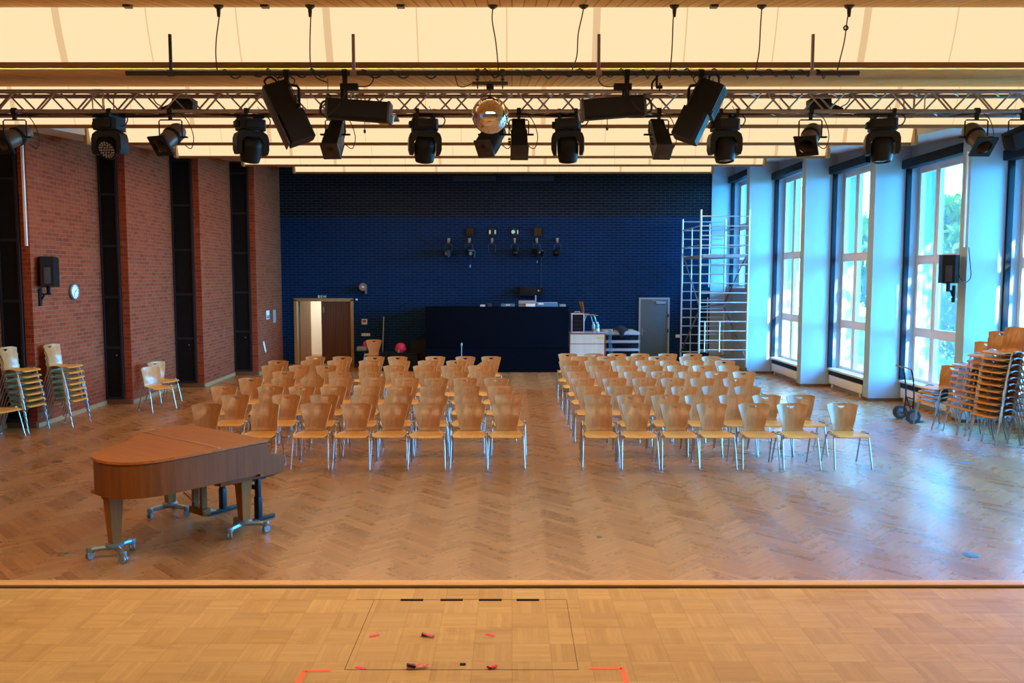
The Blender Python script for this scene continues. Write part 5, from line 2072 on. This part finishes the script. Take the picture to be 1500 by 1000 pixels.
# steps with handrail at the left side of the booth
st = thing('booth_stairs', 'black steps with a handrail on the left side of the booth', 'stairs', (-2.36, 23.3, 0))
for k in range(3):
    B().box(-1.15 + 0.35 * k, 0.0 if k == 2 else -1.15 + 0.35 * (k + 1), -0.45, 0.45, 0.0, 0.28 * (k + 1) - 0.02).build('step', 'black plastic', st)
b = B()
for yy in (-0.43,):
    b.tube([(0.0, yy, 1.62), (-0.62, yy, 1.16), (-0.70, yy, 1.08), (-0.70, yy, 0.3)], 0.02, 6)
    b.tube([(-0.55, yy, 1.21), (-0.55, yy, 0.3)], 0.018, 6)
    b.tube([(0.0, yy, 1.10), (-0.55, yy, 0.62)], 0.014, 6)
b.build('handrail', 'black metal', st)
# clutter left of the steps
c = aty(590, 520, 22.9)
t = thing('storage_case', 'low black case on the floor left of the booth steps', 'case', (c.x + 0.05, 22.65, 0))
B().box(-0.65, 0.42, -0.2, 0.2, 0.0, 0.46, 0.015).build('box', 'panel black', t)
B().box(-0.66, 0.43, -0.21, 0.21, 0.47, 0.50, 0.008).build('lid', 'black plastic', t)
c = aty(587, 507.5, 22.65)
t = thing('pink_bag', 'bright pink rounded bag lying on the black case', 'bag', (c.x, 22.65, 0.502))
b = B()
b.lathe([(0.0, 0.0), (0.10, 0.0), (0.15, 0.06), (0.15, 0.16), (0.10, 0.24), (0.03, 0.27), (0.0, 0.27)], 14, Matrix.Translation((0.0, 0, 0)) @ Matrix.Diagonal((1.0, 0.8, 1, 1)))
b.build('body', 'pink', t)
b = B(); b.cbox((-0.10, 0, 0.09), (0.10, 0.16, 0.10), 0.03); b.build('flap', 'red edge', t)
c = aty(577, 512, 22.6)
o = B().cbox((0, 0, 0), (0.07, 0.07, 0.09), 0.02).build('small_bottle', 'brass', None, 35, (aty(583, 517, 22.44).x, 22.53, 0.548))
tag(o, 'tiny brownish bottle on the black case in front of the pink bag', 'bottle')
c = aty(532, 520, 23.6)
t = thing('equipment_trolley', 'small dark trolley with a pale box on top beside the lone chair', 'trolley', (c.x, 23.6, 0))
b = B()
for (x, y) in ((-0.2, -0.2), (0.2, -0.2), (-0.2, 0.2), (0.2, 0.2)):
    b.tube([(x, y, 0.06), (x, y, 0.46)], 0.015, 6)
    b.lathe([(0.0, -0.012), (0.035, -0.01), (0.035, 0.01), (0, 0.012)], 10, Matrix.Translation((x, y, 0.036)) @ Matrix.Rotation(R(90), 4, 'Y'))
b.box(-0.23, 0.23, -0.23, 0.23, 0.14, 0.17); b.box(-0.23, 0.23, -0.23, 0.23, 0.44, 0.47)
b.build('frame', 'black metal', t)
o = B().box(-0.16, 0.12, -0.13, 0.13, 0.0, 0.115, 0.01).build('tool_box', 'device grey', None, 35, (c.x, 23.6, 0.4705))
tag(o, 'pale grey-blue box on the small dark trolley', 'box')
b = B(); b.lathe([(0.0, 0), (0.06, 0.0), (0.07, 0.06), (0.03, 0.15), (0, 0.16)], 12)
o = b.build('red_cap', 'pink', None, 35, (c.x + 0.06, 23.6, 0.586))
tag(o, 'small bright red cap lying on the pale box of the trolley', 'cap')
c = aty(559, 500, 23.9)
b = B(); b.tube([(0, 0, 0.0), (0.02, 0.28, 1.42)], 0.017, 8); b.lathe([(0.03, 0.0), (0.03, 0.03)], 8)
o = b.build('leaning_pole', 'device grey', None, 35, (c.x, 23.95, 0))
tag(o, 'thin pale pole leaning on the dark wall behind the lone chair', 'pole')

# cabinet right of the booth
YC = 22.35
x0, x1 = aty(834.5, 490, YC).x, aty(886.5, 490, YC).x
ct = aty(850, 488, YC).z
cb = thing('plywood_cabinet', 'pale plywood cabinet with red edges right of the booth', 'cabinet', ((x0 + x1) / 2, YC, 0))
hw = (x1 - x0) / 2
B().box(-hw + 0.02, hw - 0.02, 0.0, 0.62, 0.06, ct - 0.30).build('lower_front', 'birch ply', cb)
B().box(-hw + 0.02, hw - 0.02, 0.0, 0.62, ct - 0.285, ct - 0.03).build('drawer_front', 'birch ply', cb)
b = B()
for s in (-1, 1):
    b.box(s * hw - 0.011, s * hw + 0.011, -0.006, 0.60, 0.05, ct)
b.box(-hw, hw, -0.006, 0.60, ct - 0.028, ct - 0.008)
b.build('edge_band', 'red edge', cb, 0)
B().box(-hw + 0.02, hw - 0.02, 0.012, 0.6, ct - 0.299, ct - 0.286).build('shadow_gap', 'panel black', cb, 0)
B().box(-hw - 0.02, hw + 0.02, -0.02, 0.66, ct, ct + 0.02, 0.003).build('top', 'alloy grey deck', cb)
b = B()
for s in (-1, 1):
    b.box(s * (hw - 0.12) - 0.05, s * (hw - 0.12) + 0.05, 0.05, 0.55, 0.0, 0.059)
b.build('foot', 'base dark', cb)
c = aty(879, 495, YC - 0.012)
o = B().prism([(-0.14, 0.02), (-0.05, -0.03), (0.06, -0.02), (0.10, 0.0), (0.02, 0.035), (-0.06, 0.015)], 0.0, 0.01, Matrix.Rotation(R(90), 4, 'X')).build('yellow_tape', 'yellow', None, 0, (c.x, YC - 0.0005, c.z))
tag(o, 'yellow tape scrap on the upper front of the plywood cabinet', 'tape')
# stacked stage decks beside it
sx0, sx1 = x1 + 0.03, aty(937, 487, 22.6).x
dk = None
dn = ['bottom stage deck of the stack by the steel door', 'third stage deck from the top of the stack', 'second stage deck from the top of the stack', 'top stage deck of the stack, with a black cloth on it']
zt = aty(900, 486.5, 22.6).z
for k in range(4):
    z = zt - 0.085 - 0.225 * (3 - k)
    t = thing('stage_deck', dn[k], 'stage deck', ((sx0 + sx1) / 2, 23.3, z), 0, 'stacked stage decks')
    w_ = (sx1 - sx0) / 2
    B().box(-w_ + 0.0, w_, -0.7, 0.62, 0.012, 0.085, 0.004).build('rim', 'alloy grey deck', t)
    B().box(-w_ + 0.02, w_ - 0.02, -0.68, 0.60, 0.085, 0.090).build('top_board', 'birch ply' if k == 3 else 'charcoal', t)
    b = B()
    for (x, y) in ((-w_ + 0.08, -0.6), (w_ - 0.08, -0.6), (-w_ + 0.08, 0.5), (w_ - 0.08, 0.5)):
        b.box(x - 0.03, x + 0.03, y - 0.03, y + 0.03, -0.135 if k else -z, 0.012)
    b.build('foot', 'black metal', t)
# things on the cabinet and decks
c = aty(845.5, 486, YC + 0.25)
t = thing('flight_case', 'black amplifier case with bright metal edges on the plywood cabinet', 'case', (c.x, YC + 0.25, ct + 0.0205))
B().box(-0.16, 0.16, -0.2, 0.2, 0.012, 0.50).build('body', 'booth navy', t)
b = B()
for x in (-0.165, 0.165):
    for y in (-0.205, 0.205):
        b.box(x - 0.014, x + 0.014, y - 0.014, y + 0.014, 0.0, 0.515, 0.003)
for z in (0.012, 0.503):
    for y in (-0.205, 0.205):
        b.box(-0.15, 0.15, y - 0.012, y + 0.012, z - 0.012, z + 0.012)
    for x in (-0.165, 0.165):
        b.box(x - 0.012, x + 0.012, -0.19, 0.19, z - 0.012, z + 0.012)
b.build('edge_profile', 'scaffold alloy', t)
b = B()
for k in range(4):
    b.box(-0.13, 0.13, -0.2085, -0.2005, 0.05 + 0.11 * k, 0.14 + 0.11 * k)
b.build('rack_front', 'black plastic', t)
b = B(); b.tube([(-0.07, 0.0, 0.515), (-0.07, 0, 0.56), (0.07, 0, 0.56), (0.07, 0, 0.515)], 0.010, 6)
b.build('carry_handle', 'scaffold alloy', t)
cz = ct + 0.021
chair('flared', (aty(862, 460, 22.85).x, 22.92, zt + 0.006 if False else cz + 0.0), R(97), 'plywood chair standing up on the cabinet beside the amplifier case', 'spare chairs along the walls')
for k, px in enumerate((869.5, 875.5)):
    c = aty(px, 486, YC + 0.15 + 0.05 * k)
    t = thing('water_bottle', ['left of two pale blue water bottles on the plywood cabinet', 'right of two pale blue water bottles on the plywood cabinet'][k], 'bottle', (c.x, YC + 0.15 + 0.05 * k, cz), 0, 'water bottles on the cabinet')
    b = B(); b.lathe([(0.0, 0), (0.045, 0.0), (0.05, 0.01), (0.05, 0.10), (0.046, 0.12), (0.05, 0.14), (0.05, 0.19), (0.018, 0.25), (0.016, 0.255)], 14)
    b.build('body', 'bottle', t)
    b = B(); b.lathe([(0.018, 0.255), (0.018, 0.28), (0, 0.28)], 10); b.build('cap', 'bottle label', t)
    b = B(); b.lathe([(0.0512, 0.03), (0.0512, 0.10)], 14, None, False); b.build('label_band', 'red edge' if k == 0 else 'bottle label', t)
c = aty(908, 484, 22.75)
t = thing('black_cloth', 'crumpled black cloth hanging over the edge of the top stage deck', 'cloth', (c.x, 22.6, zt))
b = B()
r4 = random.Random(2)
NX, NY = 12, 14
grid = []
for i in range(NX):
    row = []
    for j in range(NY):
        u, v = i / (NX - 1) - 0.5, j / (NY - 1)
        if v < 0.3:
            y, z = -0.03 - 0.015 * math.sin(9 * u), -0.16 * (0.3 - v) / 0.3 * (1.2 - 2.2 * abs(u - 0.05)) + 0.012
            x = u * 0.16 + 0.02
        else:
            q = (v - 0.3) / 0.7
            y = -0.03 + 0.45 * q
            z = 0.02 + 0.11 * math.sin(PI * q) * (1 - 3.2 * u * u) + r4.uniform(0, 0.035)
            x = u * (0.16 + 0.26 * math.sin(PI * min(1, q * 1.3 + 0.1))) + 0.02 * (1 - q)
        row.append(b.bm.verts.new((x, y, max(z, -0.3))))
    grid.append(row)
for i in range(NX - 1):
    for j in range(NY - 1):
        b.bm.faces.new((grid[i][j], grid[i + 1][j], grid[i + 1][j + 1], grid[i][j + 1]))
thicken(b.bm, 0.012)
b.build('cloth', 'cloth black', t, 60)
c = aty(893, 500, 22.52)
b = B()
for k in range(3):
    b.tube(smooth_path([(0.03 * k, 0.06, 0.03), (0.02 + 0.03 * k, -0.02, -0.05), (0.035 * k, -0.04, -0.30), (0.04 + 0.04 * k, -0.03, -0.62)], 5), 0.010, 5)
o = b.build('hanging_cable', 'device blue', None, 60, (c.x - 0.03, 22.53, zt + 0.03))
tag(o, 'blue-black cables hanging down between the cabinet and the stage decks', 'cable')

# ================================================================== SCAFFOLD TOWER
YN, YF = 21.55, 23.75
sxl, sxr = 4.93, 6.19
sc = thing('scaffold_tower', 'tall aluminium scaffold tower on wheels in the right back corner', 'scaffold', (0, 0, 0))
SH = 4.22
for (x, y, h_) in ((sxl, YN, SH + 0.12), (sxr, YN, SH + 0.12), (sxl - 0.02, YF, SH + 0.02), (sxr - 0.05, YF, SH + 0.02)):
    b = B(); b.tube([(x, y, 0.20), (x, y, h_)], 0.027, 10)
    o = b.build('upright', 'scaffold alloy', sc)
    b = B()
    b.lathe([(0.0, -0.02), (0.06, -0.02), (0.068, 0), (0.06, 0.02), (0, 0.02)], 14, Matrix.Translation((x + 0.03, y, 0.068)) @ Matrix.Rotation(R(90), 4, 'X'))
    b.tube([(x + 0.01, y, 0.08), (x, y, 0.20)], 0.02, 6)
    b.build('caster', 'rubber', o)
for (x0, x1, y) in ((sxl, sxr, YN), (sxl - 0.02, sxr - 0.05, YF)):
    z = 0.42
    while z < SH + 0.08:
        b = B(); b.tube([(x0, y, z), (x1, y, z)], 0.017, 8)
        b.build('rung', 'scaffold alloy', sc)
        z += 0.25
for (xn, xf) in ((sxl, sxl - 0.02), (sxr, sxr - 0.05)):
    for z in (3.42, 3.92):
        b = B(); b.tube([(xn, YN, z), (xf, YF, z)], 0.019, 8)
        b.build('guard_rail', 'scaffold alloy', sc)
    for (za, zb) in ((3.28, 1.80), (0.42, 1.72)):
        b = B(); b.tube([(xf, YF, za) if za > 1 else (xf, YF, za), (xn, YN, zb)] if xn == sxl else [(xn, YN, za), (xf, YF, zb)], 0.019, 8)
        b.build('diagonal_brace', 'grey metal', sc)
b = B(); b.tube([(sxl, YN, 0.32), (sxr, YF, 0.32)], 0.018, 8)
b.build('base_brace', 'charcoal', sc)
b = B(); b.tube([(sxl, YN, 1.80), (sxr - 0.05, YF, 1.80)], 0.018, 8)
b.build('base_brace', 'charcoal', sc)
B().box(sxl + 0.06, (sxl + sxr) / 2 - 0.02, YN - 0.02, YF, 3.10, 3.17).build('platform', 'alloy grey deck', sc)
B().box((sxl + sxr) / 2 + 0.0, sxr - 0.08, YN - 0.02, YF, 3.10, 3.17).build('platform', 'alloy grey deck', sc)
xl_, xr_ = sxl + 0.14, sxl + 0.53
b = B()
for x in (xl_, xr_):
    b.tube([(x, YN - 0.035, 0.62), (x, YN - 0.035, 1.42)], 0.016, 8)
b.build('ladder_hook_frame', 'scaffold alloy', sc)
for (x, z0, z1) in ((sxl + 0.68, 0.4, 2.0), (sxl + 0.70, 2.3, 4.1), (sxl + 0.2, 0.4, 4.0)):
    b = B(); b.tube([(x, YF - 0.25, z0), (x, YF - 0.25, z1)], 0.015, 8)
    b.build('inner_post', 'scaffold alloy', sc)

# ================================================================== FLOOR AND STAGE MARKS
for (px, py, lab) in ((84, 676, 'dark floor socket cover left of the piano, halfway to the wall'), (97, 811, 'brown floor socket cover left of the front piano leg'), (199, 629.5, 'dark floor socket cover behind the piano'),
                      (1303, 630.5, 'pale floor socket cover right of the front row'), (1414, 677.5, 'floor socket cover in front of the tall chair stacks'), (1423, 813, 'grey floor socket cover near the right stage corner'), (878, 786, 'small greenish stud in the open floor before the rows')):
    c = atz(px, py)
    r_ = 0.075 if py > 800 else (0.03 if px == 878 else 0.07)
    t = thing('floor_socket', lab, 'floor socket', c, 0, 'floor sockets in the parquet')
    b = B(); b.lathe([(r_, 0.0005), (r_, 0.003), (r_ - 0.01, 0.005), (0, 0.005)], 20)
    b.build('cover', {84: 'socket dark', 97: 'brass', 199: 'socket dark', 1303: 'device blue', 1414: 'device blue', 1423: 'device blue', 878: 'sign green'}[px], t)
    b = B(); b.lathe([(0.0, 0.0055), (r_ * 0.3, 0.0055), (r_ * 0.3, 0.005)], 12)
    b.build('stud', 'grey metal' if px > 1000 else 'socket dark', t)

c0, c1, c2, c3 = atz(548, 879, STAGE_Z), atz(828, 877, STAGE_Z), atz(848, 980, STAGE_Z), atz(505, 981, STAGE_Z)
xa, xb_, ya, yb2 = (c0.x + c3.x) / 2, (c1.x + c2.x) / 2, (c2.y + c3.y) / 2, (c0.y + c1.y) / 2
t = thing('stage_trapdoor', 'parquet trapdoor in the stage floor with four black slots at its far edge', 'trapdoor', ((xa + xb_) / 2, (ya + yb2) / 2, STAGE_Z))
w_, d_ = (xb_ - xa) / 2, (yb2 - ya) / 2
b = B()
for (x0, x1, y0, y1) in ((-w_, w_, -d_ - 0.002, -d_), (-w_ - 0.09, w_, d_, d_ + 0.002), (-w_ - 0.002, -w_, -d_, d_), (w_, w_ + 0.002, -d_, d_)):
    b.box(x0, x1, y0, y1, 0.0002, 0.0008)
b.build('joint', 'panel black', t, 0)
for px in (604, 662, 718.5, 773):
    c = atz(px, 877, STAGE_Z)
    o = B().box(-0.056, 0.056, -0.010, 0.010, 0.0005, 0.003).build('slot', 'panel black', t, 0)
    o.location = (c.x - t.location.x, d_ - 0.006, 0)
B().box(-0.012, 0.012, -0.010, 0.010, 0.0004, 0.0025, 0.002).build('latch', 'panel black', t, 0, (atz(678, 973, STAGE_Z).x - t.location.x, atz(678, 973, STAGE_Z).y - t.location.y, 0))
tapes = [(548, 931, 25, 0, 'flat pink tape scrap on the stage, left one of the far row', 0), (627, 932, -14, 1, 'crumpled pink and dark tape scrap, middle of the far row', 1), (718, 930, -35, 0, 'flat pink tape scrap, right one of the far row', 0),
         (528, 978, -30, 0, 'flat pink tape scrap by the left corner of the trapdoor', 0), (612, 978, 5, 1, 'largest crumpled pink and dark tape scrap at the near trapdoor edge', 1), (721, 978, 20, 1, 'small crumpled tape scrap near the right end of the near trapdoor edge', 1)]
for (px, py, a, crumple, lab, dark) in tapes:
    c = atz(px, py, STAGE_Z)
    t = thing('tape_scrap', lab, 'tape', (c.x, c.y, STAGE_Z + 0.0008), R(a), 'pink tape scraps on the stage')
    sz = 1.5 if px == 612 else (0.7 if px == 721 else 1.0)
    b = B()
    if not crumple:
        b.box(-0.022, 0.022, -0.009, 0.009, 0, 0.001)
        b.build('strip', 'tape pink', t, 0)
    else:
        n = 6
        for k in range(n):
            xA, xB2 = (-0.030 + 0.06 * k / n) * sz, (-0.030 + 0.06 * (k + 1) / n) * sz
            zA = (0.014 * abs(math.sin(k * 1.9)) + 0.001) * sz
            zB = (0.014 * abs(math.sin((k + 1) * 1.9)) + 0.001) * sz
            b.quad((xA, -0.012, zA), (xB2, -0.010, zB), (xB2, 0.012, zB * 0.6), (xA, 0.010, zA * 0.6))
        bmesh.ops.remove_doubles(b.bm, verts=b.bm.verts, dist=1e-5)
        thicken(b.bm, 0.001)
        b.build('strip', 'tape pink', t, 0)
        b = B(); b.cbox((-0.018 * sz, 0.0, 0.007 * sz), (0.024 * sz, 0.018, 0.008 * sz), 0.003, (0, 0.3, 0.3)); b.build('dark_backing', 'cable black', t)
for (s, pts, lab) in ((1, [(485, 981.5), (447, 982.5), (436, 999)], 'orange corner mark of tape on the stage, left one'), (-1, [(863, 978.5), (911, 978.5), (917, 999)], 'orange corner mark of tape on the stage, right one')):
    P = [atz(a, c, STAGE_Z) for a, c in pts]
    t = thing('tape_mark', lab, 'tape', (P[1].x, P[1].y, STAGE_Z + 0.0006), 0, 'orange tape corner marks')
    b = B()
    for (p, q) in ((P[0], P[1]), (P[1], P[2])):
        p, q = p - P[1], q - P[1]
        d = (q - p).normalized()
        if q.length > 0.02 and abs(d.y) > abs(d.x):
            q = q + d * 0.06
        nrm = Vector((-d.y, d.x, 0)) * 0.010
        b.quad((p.x + nrm.x, p.y + nrm.y, 0.0004), (p.x - nrm.x, p.y - nrm.y, 0.0004), (q.x - nrm.x, q.y - nrm.y, 0.0004), (q.x + nrm.x, q.y + nrm.y, 0.0004))
    b.build('strip', 'tape orange', t, 0)

# ================================================================== LIGHT
w = bpy.data.worlds.new('world')
SC.world = w
w.use_nodes = True
nt = w.node_tree
nt.nodes.clear()
bg = nt.nodes.new('ShaderNodeBackground')
wo = nt.nodes.new('ShaderNodeOutputWorld')
tc = nt.nodes.new('ShaderNodeTexCoord')
sp = nt.nodes.new('ShaderNodeSeparateXYZ')
mr = nt.nodes.new('ShaderNodeMapRange')
mr.inputs[1].default_value, mr.inputs[2].default_value = 0.0, 0.5
mx = nt.nodes.new('ShaderNodeMix')
mx.data_type = 'RGBA'
mx.inputs[6].default_value = (0.075, 0.50, 1.0, 1)
mx.inputs[7].default_value = (0.05, 0.40, 1.0, 1)
nt.links.new(tc.outputs['Generated'], sp.inputs[0])
nt.links.new(sp.outputs[2], mr.inputs[0])
nt.links.new(mr.outputs[0], mx.inputs[0])
nt.links.new(mx.outputs[2], bg.inputs[0])
bg.inputs[1].default_value = 74.0
nt.links.new(bg.outputs[0], wo.inputs[0])

for (c, L_, h_) in portals:
    ld = bpy.data.lights.new('window_portal', 'AREA')
    ld.shape = 'RECTANGLE'
    ld.size, ld.size_y = h_, L_
    ld.cycles.is_portal = True
    lo = bpy.data.objects.new('window_portal', ld)
    COL.objects.link(lo)
    lo.location = c
    lo.rotation_euler = (0, R(90), 0)

sd = bpy.data.lights.new('sun', 'SUN')
sd.energy = 45.0
sd.color = (1.0, 0.92, 0.72)
sd.angle = R(0.6)
so = bpy.data.objects.new('sun', sd)
COL.objects.link(so)
dv = Vector((-0.52, 0.82, -0.42)).normalized()      # travels from the stage side and the right towards the back
so.rotation_euler = dv.to_track_quat('-Z', 'Y').to_euler()
so.location = (20, -20, 20)

# added fill area lights above and behind the camera, brightening the stage
for (x, y, z, e, sx, sy) in ((-3.5, -1.5, 4.7, 62, 3.0, 1.2), (3.5, -1.5, 4.7, 62, 3.0, 1.2)):
    ld = bpy.data.lights.new('stage_fill', 'AREA')
    ld.shape = 'RECTANGLE'
    ld.size, ld.size_y = sx, sy
    ld.energy = e
    ld.color = (1.0, 0.80, 0.56)
    lo = bpy.data.objects.new('stage_fill', ld)
    COL.objects.link(lo)
    lo.location = (x, y, z)
    lo.rotation_euler = (R(18), 0, 0)

# added downward fill hidden behind the edge boards, brightening floor and chairs
for (y, z, xl, xr, h) in COVES[2:-1]:
    ld = bpy.data.lights.new('soffit_fill_down', 'AREA')
    ld.shape = 'RECTANGLE'
    ld.size, ld.size_y = (xr - xl) * 0.9, 0.35
    ld.energy = 17 * (xr - xl)
    ld.color = (1.0, 0.66, 0.36)
    lo = bpy.data.objects.new('soffit_fill_down', ld)
    COL.objects.link(lo)
    lo.location = ((xl + xr) / 2, y + 0.30, z + 0.085)
ld = bpy.data.lights.new('soffit_fill_up', 'AREA')  # added upward fill hidden behind the fascia, brightening the boarded soffit
ld.shape = 'RECTANGLE'
ld.size, ld.size_y = 17.0, 0.06
ld.energy = 270
ld.color = (1.0, 0.70, 0.40)
lo = bpy.data.objects.new('soffit_fill_up', ld)
COL.objects.link(lo)
lo.location = (0, 8.24, 4.66)
lo.rotation_euler = (R(180 - 62), 0, 0)
lo2 = bpy.data.objects.new('soffit_fill_up', ld.copy())  # second added upward fill, out of view, for the soffit nearest the stage
lo2.data.energy = 300
COL.objects.link(lo2)
lo2.location = (0, 4.36, 4.40)
lo2.rotation_euler = (R(180 - 62), 0, 0)
for x in (-5.0, 0.0, 5.0):
    ld = bpy.data.lights.new('hall_front_fill', 'AREA')  # added fill above the view, brightening the front of the hall
    ld.shape = 'RECTANGLE'
    ld.size, ld.size_y = 3.6, 0.5
    ld.energy = 125
    ld.color = (1.0, 0.70, 0.40)
    lo = bpy.data.objects.new('hall_front_fill', ld)
    COL.objects.link(lo)
    lo.location = (x, 4.75, 4.42)
    lo.rotation_euler = (R(4), 0, 0)

ld = bpy.data.lights.new('corridor_lamp', 'AREA')
ld.size = 1.0
ld.energy = 60
ld.color = (1.0, 0.95, 0.84)
lo = bpy.data.objects.new('corridor_lamp', ld)
COL.objects.link(lo)
lo.location = (-6.1, YB + 1.7, 2.68)
vs = SC.view_settings
vs.view_transform = 'Standard'
vs.look = 'None'
vs.gamma = 1.0
vs.use_curve_mapping = False
vs.exposure = 0.0
SC.cycles.max_bounces = 8
SC.cycles.diffuse_bounces = 5
SC.cycles.glossy_bounces = 4
SC.cycles.transparent_max_bounces = 12
SC.cycles.sample_clamp_indirect = 20.0
SC.cycles.caustics_reflective = False
SC.cycles.caustics_refractive = False
